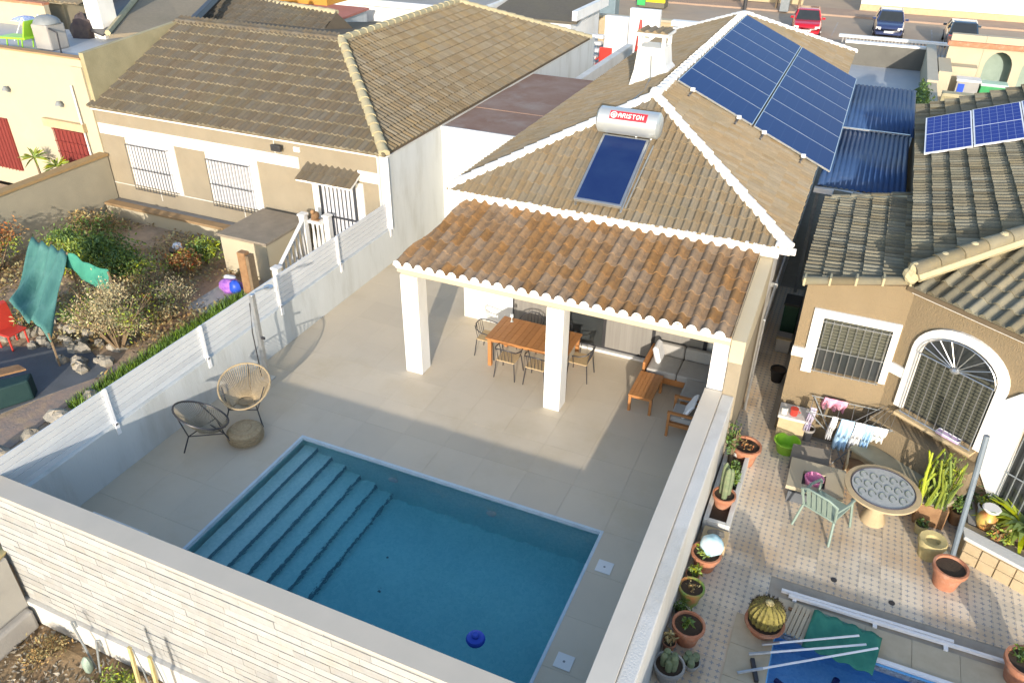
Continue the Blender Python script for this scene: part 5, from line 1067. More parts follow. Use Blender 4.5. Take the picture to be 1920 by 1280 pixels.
for k in range(900):
    a = int(random.random() * 20) * math.pi / 10 + .157; q = random.uniform(.15, 1.5); d = Vector((math.sin(q) * math.cos(a), math.sin(q) * math.sin(a), math.cos(q))); p = Vector((.42, 8.85, .18)) + Vector((d.x * .272, d.y * .272, d.z * .255)); e_ = Vector((random.uniform(-1, 1), random.uniform(-1, 1), random.uniform(-1, 1))).normalized() * .006; b.add([p - e_, p + e_, p + d * .035 + e_ * 4], [(0, 1, 2)])
obj('spines', b, simple('dark_spine', (.05, .035, .02), .8), t)
pot('flower_pot', 'large empty terracotta pot in front of the stone planter wall', 3.0, 11.0, ZN, .26, .42, TERRA)
pot('flower_pot', 'terracotta pot with green succulents at the end of the small pool', 3.95, 9.5, ZN, .28, .42, TERRA, bunch(LEAF, .22, .16, 160, .07))
t = T('stone_stump', 'yellow hollow stone stump next to the steel post', 'planter', (2.75, 11.55, ZN)); obj('stump', B().lathe(2.75, 11.55, [(.15, ZN), (.19, ZN + .2), (.24, ZN + .34), (.22, ZN + .4), (.12, ZN + .38), (.1, ZN + .3)], 12), LOG, t, True)
# planter with tall succulent
t = T('euphorbia_planter', 'brown box planter with tall spiky green euphorbia beside the round table', 'plant', (2.75, 12.55, ZN)); obj('box', B().box(2.5, 3.0, 12.3, 12.8, ZN, .25), WOOD, t, bev=.02); obj('gravel', B().box(2.54, 2.96, 12.34, 12.76, .25, .27), ROCK, t)
b = B()
for k in range(34):
    x = 2.75 + random.uniform(-.24, .24); y = 12.55 + random.uniform(-.24, .24); h = random.uniform(.5, 1.1); b.cur = random.uniform(.01, .99); b.tube([(x, y, .24), (x + random.uniform(-.08, .08), y, .24 + h * .5), (x + random.uniform(-.12, .12), y + random.uniform(-.08, .08), .24 + h)], .03, 5, r2=.018)
obj('stems', b, LEAFY, t); b = B(); leaves(b, (2.75, 12.55, .85), .32, .3, .5, 420, .07, asp=.25); obj('foliage', b, LEAFY, t)
t = T('steel_post', 'slim blue grey steel post rising beside the stone planter wall', 'post', (3.14, 11.68, ZN)); obj('shaft', B().tube([(3.14, 11.68, ZN), (2.98, 11.95, 2.2)], .045, 8), mat('blue_grey_steel', (.17, .21, .25), None, 5, .45, spec=.5), t, True); obj('base_plate', B().box(3.0, 3.28, 11.55, 11.8, ZN, ZN + .02), STEEL, t)
t = T('stone_planter_wall', 'low stone planter wall with white top along the terrace edge', 'planter', (4, 11.3, ZN)); pp = [(3.2, 12.2), (3.24, 11.72), (5.2, 10.9), (5.2, 11.5)]
obj('wall_core', B().prism([(x, y, ZN) for x, y in pp], (0, 0, .42)), STOCK, t, bev=.01); obj('coping', B().prism([(3.17, 12.0, .221), (3.2, 11.72, .221), (5.2, 10.85, .221), (5.2, 11.15, .221)], (0, 0, .07)), WS, t, bev=.01)
for k in range(8): 
    p = Vector((3.24, 11.72, 0)).lerp(Vector((5.2, 10.9, 0)), k / 8 + .01); q = Vector((3.24, 11.72, 0)).lerp(Vector((5.2, 10.9, 0)), (k + 1) / 8); nrm = Vector((-.386, -.922, 0))
    for z0, z1 in ((ZN, ZN + .2), (ZN + .21, ZN + .40)): obj('stone', B().prism([p + Vector((0, 0, z0)) , q + Vector((0, 0, z0)), q + Vector((0, 0, z1)), p + Vector((0, 0, z1))], nrm * random.uniform(.015, .035)), STOCK, t)
t = T('planter_bed', 'earth bed with mixed pots behind the stone planter wall', 'bed', (4.2, 12.2, ZN)); obj('soil', B().prism([(3.3, 12.25, ZN), (3.4, 11.9, ZN), (5.2, 11.5, ZN), (5.2, 13.5, ZN), (3.4, 13.2, ZN)], (0, 0, .35)), EARTH, t); obj('kerb', B().box(3.3, 3.42, 12.2, 13.2, ZN, .2), CONC, t)
def fern(x, y, z, s, label, m, n=60):
    t = T('fern', label, 'plant', (x, y, z)); b = B()
    for k in range(n):
        a = k * 2.399; e = random.uniform(.15, 1.2); l = s * random.uniform(.7, 1.1); d = Vector((math.cos(a), math.sin(a), 0)); w = Vector((-d.y, d.x, 0)) * .022 * s / .4; b.cur = random.uniform(.01, .99); pts = [Vector((x, y, z)) + d * (l * f * math.cos(e * (1 - f * .5))) + Vector((0, 0, l * (math.sin(e) * f - .45 * f * f))) for f in (0, .35, .7, 1)]
        V_ = []
        for i, p in enumerate(pts): V_ += [p - w * (1, 1.3, .9, .1)[i], p + w * (1, 1.3, .9, .1)[i]]
        b.add(V_, [(0, 1, 3, 2), (2, 3, 5, 4), (4, 5, 7, 6)])
    obj('fronds', b, m, t); obj('crown', B().ball((x, y, z - .03), .07, .07, .08, 8, 5), TWIG, t); return t
fern(4.1, 12.35, .3, .75, 'big yellow green fern spilling over the planter bed', LEAFY, 110); fern(3.75, 13.0, .35, .5, 'small green fern behind the glazed jug', LEAF, 60); fern(4.3, 13.1, .35, .6, 'green fern at the foot of the barred door', LEAF, 70)
pot('flower_pot', 'terracotta bowl with rusty rim under the small green fern', 3.65, 12.75, .15, .2, .22, TERRA, bunch(LEAF, .2, .2, 120, .08))
t = T('glazed_jug', 'yellow red and white glazed jug standing in the planter bed', 'jug', (3.55, 12.25, .15)); obj('body', B().lathe(3.55, 12.25, [(.1, .15), (.17, .3), (.15, .42), (.08, .5), (.1, .55)], 14), mat('painted_glaze', (.60, .50, .12), (.45, .12, .06), 6, .35), t, True); obj('neck', B().lathe(3.55, 12.25, [(.11, .55), (.15, .6), (.13, .62)], 14), W, t, True)
plant('succulent', 'red tipped succulent cluster at the end of the planter bed', 'plant', (3.75, 11.95, .15), .2, .2, .3, 160, .08, LEAFR, stems=3, lm2=LEAFY, n2=120)
# more pots
for (x, y, z, r, h, l, m_, f_) in ((-.80, 9.35, ZN, .11, .18, 'small terracotta pot with fresh green herb behind the striped pot', TERRA, bunch(LEAFY, .14, .2, 120, .07)), (-.80, 8.58, ZN, .1, .16, 'small black nursery pot with trailing leaves by the wall', BLACK, bunch(LEAF, .13, .18, 120, .06)), (-.82, 7.9, ZN, .10, .2, 'narrow terracotta pot with spiky seedling by the wall', TERRA, bunch(LEAFD, .1, .22, 90, .07)),
    (-.45, 7.75, ZN, .13, .14, 'shallow grey bowl with small cacti beside the spiny plants', CONC, cactus_col(CACT, 5, .12)), (2.45, 12.75, ZN, .13, .25, 'orange pot squeezed behind the round table', TERRA, bunch(LEAFR, .12, .18, 80, .06)), (2.62, 12.1, ZN, .11, .2, 'yellow pot in front of the euphorbia planter', LOG, bunch(LEAF, .1, .14, 80, .06)), (3.2, 12.62, ZN, .14, .3, 'brown pot between the euphorbia planter and the steel post', WOOD, bunch(LEAF, .18, .3, 160, .08)),
    (3.55, 12.6, .15, .12, .2, 'white pot with yellow leaves beside the glazed jug', W, bunch(LEAFY, .15, .2, 120, .07)), (4.25, 12.0, .15, .15, .2, 'terracotta pot under the big yellow green fern', TERRA, bunch(LEAF, .2, .25, 160, .08)), (.5, 13.95, ZN, .12, .3, 'tall grey pot under the drying rack', CONC, None)):
    pot('flower_pot', l, x, y, z, r, h, m_, f_)
# round table
t = T('round_table', 'round mosaic topped table on a sandstone pedestal', 'table', (1.85, 12.05, ZN)); obj('top_rim', B().lathe(1.85, 12.08, [(.57, .50), (.63, .52), (.63, .555), (.56, .56)], 40), STOCK, t, True)
MOST = mat('grey_mosaic_top', (.30, .32, .33), (.42, .44, .43), 22, .45); obj('mosaic_top', B().tube([(1.85, 12.08, .54), (1.85, 12.08, .562)], .53, 40), MOST, t); DARKM = simple('dark_mosaic', (.06, .055, .07), .4)
obj('mosaic_ring', B().tube([(1.85 + .525 * math.cos(k * .1571), 12.08 + .525 * math.sin(k * .1571), .561) for k in range(41)], .014, 4, False), DARKM, t)
for r_ in range(3):
    for k in range(5 if r_ != 1 else 6):
        x = 1.85 + (k - (2 if r_ != 1 else 2.5)) * .165; y = 12.08 + (r_ - 1) * .24
        if (x - 1.85) ** 2 + (y - 12.08) ** 2 < .19: obj('mosaic_motif', B().tube([(x + .06 * math.cos(q * .52), y + .085 * math.sin(q * .52), .563) for q in range(10)], .012, 4), simple('slate_mosaic', (.16, .19, .17), .5) if 'slate_mosaic' not in MATS else MATS['slate_mosaic'], t)
obj('pedestal', B().lathe(1.85, 12.08, [(.22, ZN), (.2, ZN + .08), (.12, ZN + .3), (.14, .4), (.3, .5)], 12), STOCK, t, True)
# plastic chair
t = T('plastic_chair', 'sage green plastic armchair facing the round table', 'chair', (1.02, 11.55, ZN), rz=R(-25)); t.scale = (1.22, 1.22, 1.15); L_ = dict(local=True)
obj('seat', B().box(-.24, .24, -.22, .24, .38, .41), SAGE, t, bev=.01, **L_)
b = B().tube([(-.24, -.2, .4), (-.27, -.33, .78), (-.16, -.36, .86), (.16, -.36, .86), (.27, -.33, .78), (.24, -.2, .4)], .02, 6); obj('back_frame', b, SAGE, t, True, **L_)
for k in range(5): obj('back_slat', B().obox((-.16 + k * .08, -.29, .63), (.028, 0, 0), (0, -.07, .2), (0, .008, .002)), SAGE, t, **L_)
for sx in (-1, 1):
    obj('armrest', B().tube([(sx * .26, -.3, .66), (sx * .29, .0, .64), (sx * .27, .24, .6)], .024, 6), SAGE, t, True, **L_)
    for y in (-.24, .24): obj('leg', B().tube([(sx * .24, y * .9, .4 if y < 0 else .6), (sx * .29, y * 1.25, 0)], .02, 6), SAGE, t, **L_)
# laundry corner
t = T('laundry_sink', 'cream stone laundry sink with a pink bucket opening', 'sink', (.78, 12.4, ZN)); 
for a in ((.3, .55, 11.9, 12.75), (.95, 1.28, 11.9, 12.75), (.55, .95, 11.9, 12.05), (.55, .95, 12.45, 12.75)): obj('slab', B().box(a[0], a[1], a[2], a[3], .12, .2), STOCK if 0 else CREAM, t)
obj('body', B().box(.36, 1.22, 11.95, 12.7, ZN, .03), DARKC, t)
t = T('pink_bucket', 'pink plastic bucket standing in the laundry sink', 'bucket', (.75, 12.25, .03)); obj('body', B().lathe(.75, 12.22, [(.12, .035), (.17, .26), (.15, .26), (.11, .06)], 16), PINKP, t, True); obj('rim', B().tube([(.75 + .165 * math.cos(k * .3927), 12.22 + .165 * math.sin(k * .3927), .265) for k in range(17)], .013, 5, False), PINKP, t, True)
t = T('green_basin', 'lime green plastic wash basin on the terrace floor', 'basin', (.16, 13.4, ZN)); obj('bowl', B().lathe(.16, 13.4, [(.17, ZN), (.23, ZN + .24), (.26, ZN + .26), (.235, ZN + .265), (.16, ZN + .04), (.02, ZN + .03)], 24), GREENP, t, True); obj('handle', B().tube([(.38, 13.4, ZN + .26), (.44, 13.4, ZN + .2), (.38, 13.4, ZN + .12)], .014, 5), GREENP, t)
t = T('wall_shelf', 'cream masonry shelf against the right house corner', 'shelf', (.05, 13.75, ZN)); obj('body', B().box(-.1, .42, 13.62, 14.05, ZN, .42), STOCK, t); obj('shelf_top', B().box(-.13, .45, 13.58, 14.06, .42, .48), WS, t, bev=.01)
t = T('red_mug', 'red mug on the cream masonry shelf', 'mug', (.15, 13.72, .48)); obj('mug_body', B().lathe(.15, 13.72, [(.07, .481), (.08, .63), (.06, .63)], 12), REDP, t, True); obj('mug_handle', B().tube([(.22, 13.72, .6), (.27, 13.72, .56), (.22, 13.72, .52)], .012, 5), REDP, t)
t = T('white_can', 'white can beside the red mug on the shelf', 'can', (-.03, 13.7, .48)); obj('can_body', B().lathe(-.03, 13.7, [(.06, .481), (.065, .6), (.06, .61)], 12), W, t, True); obj('can_lid', B().lathe(-.03, 13.7, [(.06, .611), (.05, .62)], 12), GSTEEL, t)
t = T('drying_rack', 'folding metal clothes drying rack in front of the window', 'drying rack', (1.15, 13.8, ZN)); b = B()
Rk = lambda x, y, z: (x, y, z)
b.tube([Rk(.35, 13.4, .85), Rk(1.95, 13.45, .85)], .011, 5); b.tube([Rk(.4, 13.98, .85), Rk(2.0, 14.0, .87)], .011, 5)
for k in range(7): x = .42 + k * .25; b.tube([Rk(x, 13.4, .85), Rk(x + .03, 13.98, .85)], .006, 4)
obj('rail_frame', b, GSTEEL, t)
for a, c in (((.4, 13.42, .85), (1.2, 13.95, ZN)), ((1.9, 13.45, .85), (1.0, 13.9, ZN)), ((.45, 13.97, .85), (1.25, 13.45, ZN)), ((1.95, 13.97, .85), (1.05, 13.4, ZN))): obj('leg', B().tube([a, c], .013, 5), GSTEEL, t)
for k in range(5): obj('crossbar', B().tube([(1.2 + k * .16, 13.42, .85), (1.7 + k * .06, 13.97, 1.0)], .006, 4), STEEL, t)
def cloth(name, label, x0, x1, y, ztop, l, m, cat='cloth', group=None, fold=.04):
    def f(i, j):
        s = (j - .35); return (x0 + (x1 - x0) * i + .02 * math.sin(j * 5), y + (.05 if s > 0 else -.05) * min(1, abs(s) * 6) - .0 + fold * math.sin(i * 15 + j * 2) * min(1, abs(s) * 3), ztop + .012 - (abs(s) if s > 0 else abs(s)) * l)
    o = obj(name, B().grid(f, 14, 12), m, smooth=True, solid=.006); return tag(o, label, cat, group)
cloth('pink_towel', 'crumpled pink cloth hanging on the drying rack', .62, 1.05, 13.95, .90, .45, mat('pink_cloth', (.62, .22, .34), (.70, .40, .48), 9, .9), fold=.07)
cloth('blue_shirt', 'pale blue shirt hanging on the front bar of the drying rack', .98, 1.22, 13.42, .87, 1.2, mat('pale_blue_cloth', (.28, .46, .66), (.42, .58, .74), 5, .9)); cloth('white_shirt', 'white striped shirt beside the pale blue shirt on the rack', 1.24, 1.42, 13.42, .87, 1.05, CUSHW); cloth('blue_towel', 'blue towel between white clothes on the rack', 1.43, 1.58, 13.42, .87, 1.1, MATS['pale_blue_cloth']); cloth('white_towel', 'white towel at the end of the front rack bar', 1.58, 1.80, 13.42, .87, .6, W)
cloth('purple_shirt', 'narrow purple and white garment on the corner of the drying rack', .40, .52, 13.55, .87, .95, mat('purple_cloth', (.30, .24, .42), (.60, .58, .62), 7, .9))
cloth('white_sock', 'narrow white cloth on the rack beside the pale blue shirt', .82, .92, 13.42, .87, .9, CUSHW)
t = T('dark_mat', 'grey brown rubber mat hanging behind the laundry sink', 'mat', (.55, 13.2, ZN)); obj('sheet', B().obox((.62, 12.95, .1), (.35, .05, 0), (0, .25, .1), (0, 0, .012)), mat('brown_grey_board', (.17, .155, .13), None, 4, .9), t); obj('support', B().box(.35, .9, 12.9, 13.0, ZN, .05), WOOD, t)
t = T('cardboard_box', 'brown cardboard box beside the stone ledge', 'box', (1.5, 13.1, ZN)); obj('carton', B().box(1.25, 1.75, 12.85, 13.3, ZN, .12), WOOD, t, bev=.01); 
for a in ((1.25, 1.28, 12.85, 13.3), (1.72, 1.75, 12.85, 13.3)): obj('flap', B().box(a[0], a[1], a[2], a[3], .121, .3), STOCK, t)
# stone ledge under arched window
t = T('stone_ledge', 'long sandstone bench ledge under the arched window', 'bench', (2.2, 13.7, ZN)); q0 = bp(.1, ZN, .0); q1 = bp(2.0, ZN, .0)
obj('riser', B().prism([bp(.15, ZN, .003), bp(2.0, ZN, .003), bp(2.0, ZN, .75), bp(.15, ZN, .75)], (0, 0, .45)), STOCK, t); obj('seat_slab', B().prism([bp(.1, .251, .003), bp(2.05, .251, .003), bp(2.05, .251, .82), bp(.1, .251, .82)], (0, 0, .07)), mat('mossy_slab', (.40, .36, .25), (.32, .30, .21), 4, .9, bump=.3), t, bev=.015)
obj('upper_ledge', B().prism([bp(.1, .33, .003), bp(2.05, .33, .003), bp(2.05, .33, .4), bp(.1, .33, .4)], (0, 0, .55)), BEIGER, t)
t = T('lilac_basket', 'small lilac tray on the sill of the arched window', 'tray', tuple(bp(1.45, 1.12, .1))); obj('tray', B().prism([bp(1.2, 1.12, .04), bp(1.62, 1.12, .04), bp(1.62, 1.12, .16), bp(1.2, 1.12, .16)], (0, 0, .05)), mat('lilac_plastic', (.55, .42, .62), None, 5, .5), t, bev=.01); obj('tray_rim', B().tube([bp(1.2, 1.175, .04), bp(1.62, 1.175, .04), bp(1.62, 1.175, .16), bp(1.2, 1.175, .16), bp(1.2, 1.175, .04)], .01, 4), CUSHW, t)
# alley things
pot('flower_pot', 'black plastic pot on the alley floor beside the right house corner', -.36, 15.85, ZN, .17, .32, BLACK, None)
t = T('alley_bin', 'dark green bin standing in the alley', 'bin', (-.42, 18.2, ZN)); obj('body', B().box(-.6, -.25, 18.0, 18.5, ZN, .6), mat('dark_green_plastic', (.02, .06, .04), None, 4, .5), t, bev=.03); obj('lid', B().box(-.62, -.23, 17.97, 18.53, .6, .66), BLACK, t, bev=.02)
t = T('alley_box', 'pale carton in the alley in front of the dark green bin', 'box', (-.42, 17.3, ZN)); obj('carton', B().box(-.58, -.26, 17.1, 17.5, ZN, .15), CONC, t, bev=.01); obj('flap', B().box(-.60, -.24, 17.08, 17.2, .151, .17), STOCK, t)
# ---- small pool with cover
b = B().box(.62, 5, 5.4, 8.95, -.75, -.72); b.box(.60, .62, 5.4, 8.95, -.75, -.21); b.box(.62, 5, 8.95, 8.97, -.75, -.21)
pl2 = S('small_pool', b, MOSAICB); S('pool_water', B().box(.61, 5.2, 5.3, 8.96, -.735, -.33), WATERB)
NAVY = simple('navy_mosaic', (.012, .02, .16), .4)
obj('mosaic_swirl', B().tube([(.75, 8.35, -.712), (1.0, 8.25, -.712), (1.3, 8.3, -.712), (1.55, 8.55, -.712), (1.6, 8.75, -.712)], .05, 6), NAVY, pl2); obj('mosaic_swirl', B().tube([(2.0, 8.7, -.712), (2.05, 8.3, -.712), (1.9, 7.9, -.712), (1.5, 7.6, -.712)], .05, 6), NAVY, pl2); obj('mosaic_swirl', B().tube([(2.6, 8.5, -.712), (2.6, 7.9, -.712)], .05, 6), NAVY, pl2)
obj('waterline_band', B().box(.625, 5, 8.93, 8.949, -.33, -.24), mat('patterned_band', (.35, .40, .45), (.10, .12, .16), 22, .5), pl2)
pk = S('pool_deck', B().box(.55, 5.2, 8.98, 9.62, -1.2, ZN - .03), GROUT)
for k in range(7): obj('deck_slab', B().box(.56 + k * .66, .56 + k * .66 + .654, 8.975, 9.615, ZN - .03, ZN - .005 + .002 * (k % 2)), PLANK, pk)
for k in range(6): obj('deck_slab', B().box(.0 + .0, .60, 5.42 + k * .6, 5.42 + k * .6 + .594, ZN + .001, ZN + .018), PLANK, pk)
t = T('white_rail', 'white double rail lying along the far edge of the small pool', 'rail', (1.9, 9.7, ZN)); 
for y, x0, x1 in ((9.72, .58, 3.1), (9.66, .7, 3.8)): obj('bar', B().obox(((x0 + x1) / 2, y + .03, ZN + .05), ((x1 - x0) / 2, .03, 0), (0, .025, 0), (0, 0, .025)), WSTEEL, t)
for x in (.8, 2.0, 3.0): obj('foot', B().box(x - .03, x + .03, 9.6, 9.8, ZN, ZN + .03), WSTEEL, t)
t = T('pool_edge_bar', 'white bar along the waterline edge of the small pool', 'bar', (3, 9, ZN)); obj('bar', B().box(1.95, 4.9, 8.96, 9.03, ZN, ZN + .05), WSTEEL, t, bev=.008); obj('bracket', B().box(1.9, 1.96, 8.9, 9.1, ZN, ZN + .06), STEEL, t)
t = T('pool_net', 'green mesh pool cover bunched in the corner of the small pool', 'net', (1.3, 9.1, ZN)); obj('mesh', B().grid(lambda i, j: (1.0 + i * 1.0 + .1 * j, 8.75 + j * .72 - i * .1, ZN + .04 + .06 * math.sin(i * 12 + j * 4) ** 2 + .05 * j), 18, 10), NET, t, True, solid=.006)
obj('hem', B().tube([(1.1, 9.47, ZN + .1), (2.05, 9.37, ZN + .1)], .015, 5), TEAL, t)
t = T('slat_pallet', 'beige slatted duckboard beside the green pool net', 'duckboard', (.8, 9.25, ZN)); 
for k in range(7): obj('slat', B().obox((.78 + k * .065, 9.22 - k * .008, ZN + .045), (.027, -.004, 0), (.06, .32, 0), (0, 0, .012)), PLANK, t)
for y in (-.2, .2): obj('batten', B().obox((.97, 9.2 + y, ZN + .017), (.24, -.03, 0), (0, .025, 0), (0, 0, .015)), WOOD, t)
for i, (a, c) in enumerate((((.3, 8.25, -.1), (1.85, 9.0, .06)), ((.45, 8.5, -.1), (1.75, 9.15, .03)), ((.2, 7.9, -.15), (2.0, 8.95, .12)))):
    t = T('pool_pole', 'thin white telescopic pole laid across the small pool corner', 'pole', a, 'telescopic poles'); obj('tube', B().tube([a, c], .018, 6), WSTEEL, t, True); obj('grip', B().tube([a, Vector(a).lerp(Vector(c), .18)], .024, 6), STEEL, t, True)
tag(obj('dark_brush', B().obox((.42, 8.05, ZN + .05), (.06, -.18, 0), (.03, .01, 0), (0, 0, .03)), DSTEEL, bev=.01), 'dark brush head lying on the beige deck by the small pool', 'brush')
for x, y in ((1.34, 10.34), (2.23, 10.23)): tag(obj('floor_drain', B().tube([(x, y, ZN + .001), (x, y, ZN + .008)], .05, 12), DSTEEL), 'small dark round drain set in the patterned terrace tiles', 'drain', 'terrace drains')
# ================================================================ street and far background
S('street', B().box(-80, 60, 51.2, 140, -1.6, -.02), ASPH)
S('rear_yards', B().box(-60, 40, 33.9, 51.2, -1.6, -.06), CONC)
S('pavement', B().box(-80, 60, 51.2, 52.6, -.02, .10), CONC); S('pavement', B().box(-80, 60, 63.2, 66, -.02, .10), mat('pink_pavement', (.36, .26, .19), (.30, .22, .17), 1, .95))
b = B()
for k in range(9): b.box(-8.5 + k * 2.9, -8.4 + k * 2.9, 56, 61, -.0195, -.015)
S('parking_lines', b, mat('faded_road_paint', (.42, .38, .33), (.30, .25, .2), 3, .9))
# far white wall across the street
t = T('far_white_wall', 'long white boundary wall across the street behind the parked cars', 'wall', (5, 67, 0))
for k in range(6): obj('wall_panel', B().box(-1.6 + k * 3.6, -1.6 + k * 3.6 + 3.59, 66.2 + .12 * k, 66.5 + .12 * k, .1, 2.6), W, t)
obj('plinth', B().box(-1.6, 20, 65.95, 66.19, .1, .5), STOCK, t)
t = T('far_cream_wall', 'cream street wall beyond the utility pole', 'wall', (-14, 66, 0)); obj('wall_core', B().box(-30, -5.6, 66.5, 66.8, .1, 2.4), CREAM, t); obj('plinth', B().box(-30, -5.6, 66.3, 66.49, .1, .4), STOCK, t)
t = T('far_building', 'large pale building behind the far street wall', 'building', (4, 85, 0)); obj('wall', B().box(-40, 40, 80, 95, -.02, 7), CREAM, t)
for k in range(14): w = obj('window', B().box(-36 + k * 5, -34.6 + k * 5, 79.93, 80, 1.2, 2.6), DGLASS, t)
# cars
def car(label, x, y, rz, body, rear=False):
    t = T('parked_car', label, 'car', (x, y, -.02), 'cars parked on the street', rz); GL_ = DGLASS; L_ = dict(local=True)
    secs = [(-2.0, .45, .62, .70), (-1.93, .30, .74, .78), (-1.6, .25, .84, .84), (-.85, .22, .95, .87), (.9, .22, .97, .87), (1.75, .25, .95, .85), (1.98, .32, .86, .78), (2.04, .45, .7, .70)]
    V_ = []; F_ = []
    for yy, zb_, zt_, w in secs: V_ += [(-w * .94, yy, zb_), (-w, yy, zb_ + .2), (-w, yy, zt_ - .14), (-w * .88, yy, zt_), (w * .88, yy, zt_), (w, yy, zt_ - .14), (w, yy, zb_ + .2), (w * .94, yy, zb_)]
    n = len(secs)
    for i in range(n - 1):
        for k in range(8): F_.append((i * 8 + k, i * 8 + (k + 1) % 8, (i + 1) * 8 + (k + 1) % 8, (i + 1) * 8 + k))
    F_ += [tuple(range(8)), tuple((n - 1) * 8 + k for k in range(8))]
    obj('body', B().add(V_, F_), body, t, True, **L_)
    g = [(-.95, .93, .76), (-.35, 1.40, .62), (1.15, 1.42, .62), (1.85, .95, .74)]
    V_ = []
    for yy, z, w in g: V_ += [(-w, yy, z), (w, yy, z)]
    base = [(-.80, -.9, .93), (.80, -.9, .93), (.80, 1.8, .93), (-.80, 1.8, .93)]
    obj('cabin_glass', B().add(V_ + base, [(0, 1, 3, 2), (4, 5, 7, 6), (2, 3, 5, 4), (8, 0, 2), (8, 2, 4), (8, 4, 11), (11, 4, 6), (9, 1, 3), (9, 3, 5), (9, 5, 10), (10, 5, 7)]), GL_, t, **L_)
    obj('roof', B().add([(-.6, -.30, 1.415), (.6, -.30, 1.415), (.6, 1.12, 1.435), (-.6, 1.12, 1.435), (-.63, -.38, 1.37), (.63, -.38, 1.37), (.64, 1.2, 1.38), (-.64, 1.2, 1.38)], [(0, 1, 2, 3), (0, 1, 5, 4), (1, 2, 6, 5), (2, 3, 7, 6), (3, 0, 4, 7)]), body, t, True, **L_)
    b = B()
    for sx in (-1, 1): b.tube([(sx * .76, -.93, .95), (sx * .63, -.35, 1.39), (sx * .63, 1.15, 1.41), (sx * .74, 1.83, .97)], .045, 5); b.tube([(sx * .80, .4, .95), (sx * .64, .4, 1.40)], .035, 5)
    obj('pillar', b, body, t, **L_)
    for sx in (-1, 1):
        for yy in (-1.28, 1.3):
            w = obj('wheel', B().tube([(sx * .70, yy, .31), (sx * .88, yy, .31)], .31, 16), BLACK, t, **L_); obj('rim', B().tube([(sx * .881, yy, .31), (sx * .89, yy, .31)], .19, 12), STEEL, w, **L_)
        obj('headlight', B().obox((sx * .62, -1.95, .66), (.14, sx * .05, 0), (0, .05, 0), (0, 0, .07)), W, t, **L_); obj('taillight', B().obox((sx * .66, 2.0, .76), (.10, -sx * .04, 0), (0, .05, 0), (0, 0, .1)), REDP, t, **L_)
        obj('mirror', B().box(sx * .86 - .02 if sx > 0 else -1.04, 1.04 if sx > 0 else -.84, -.72, -.6, .95, 1.08), body, t, bev=.02, **L_)
    obj('number_plate', B().box(-.26, .26, -2.06, -2.03, .42, .53), W, t, **L_); obj('number_plate', B().box(-.26, .26, 2.045, 2.07, .55, .66), W, t, **L_)
    obj('bumper', B().box(-.72, .72, -2.05, -1.9, .3, .42), body, t, bev=.03, **L_)
    return t
RC = mat('red_car_paint', (.50, .008, .02), None, 2, .25, spec=.5, coat=.6); BC = mat('navy_car_paint', (.03, .045, .12), None, 2, .25, spec=.5, coat=.6); TC = mat('teal_dark_car_paint', (.035, .06, .085), None, 2, .25, spec=.5, coat=.6)
car('red hatchback parked nose to the kerb on the street', -4.3, 56.3, R(6), RC); car('navy car with silver nose parked facing the villa on the street', .5, 58.2, R(2), BC); car('dark teal car parked showing its rear on the street', 4.55, 56.7, R(180), TC)
# bins
t = T('waste_container', 'large dark green waste container with white symbol on the street', 'container', (-19.8, 54.6, .0)); obj('body', B().prism([(-20.7, 54.1, .15), (-18.95, 54.1, .15), (-18.85, 54.1, 1.35), (-20.8, 54.1, 1.35)], (0, 1.0, 0)), mat('dark_container', (.035, .05, .055), None, 3, .5), t, bev=.05); obj('lid', B().box(-20.85, -18.8, 54.0, 55.2, 1.35, 1.55), BLACK, t, bev=.08); obj('label', B().box(-20.0, -19.75, 54.08, 54.095, .95, 1.2), W, t); obj('label_stripe', B().box(-19.9, -19.84, 54.08, 54.095, .2, .9), W, t)
for x in (-20.5, -19.1): obj('wheel', B().tube([(x, 54.3, .1), (x + .1, 54.3, .1)], .1, 10), BLACK, t)
t = T('grey_container', 'blue grey waste container beside the dark container', 'container', (-17.0, 55.5, 0)); obj('body', B().box(-17.7, -16.6, 55.0, 56.0, .05, 1.4), mat('blue_grey_container', (.18, .24, .27), None, 3, .5), t, bev=.06); obj('lid', B().box(-17.75, -16.55, 54.95, 56.05, 1.4, 1.55), GSTEEL, t, bev=.05)
t = T('recycling_container', 'yellow and green recycling container on the street', 'container', (-15.4, 60.6, 0)); obj('body', B().box(-16.4, -14.5, 60.1, 61.3, .05, 1.2), mat('brown_grey_plastic', (.14, .13, .10), None, 3, .6), t, bev=.05); obj('yellow_front', B().box(-15.85, -14.45, 60.05, 60.09, .45, 1.5), YELP, t); obj('green_end', B().box(-16.5, -15.9, 60.04, 60.09, .2, 1.4), mat('green_container', (.05, .42, .12), None, 3, .5), t); obj('lid', B().box(-16.5, -14.4, 60.0, 61.4, 1.5, 1.62), YELP, t, bev=.05)
for x, y in ((-5.6, 63.5), (-7.2, 64.0)):
    t = T('street_tree', 'slim bare street tree beyond the red car', 'tree', (x, y, .1), 'bare street trees'); obj('trunk', B().tube([(x, y, .1), (x + .05, y, 1.8), (x, y, 3)], .10, 7, r2=.06), TWIG, t, True); b = B()
    for k in range(12): a = k * 2.4; b.tube([(x, y, 1.6 + .1 * k), (x + .5 * math.cos(a), y + .5 * math.sin(a), 2.4 + .1 * k)], .03, 4, r2=.008)
    obj('branches', b, TWIG, t); b = B(); leaves(b, (x, y, 3), .8, .8, .8, 260, .12); obj('crown', b, LEAFD, t)
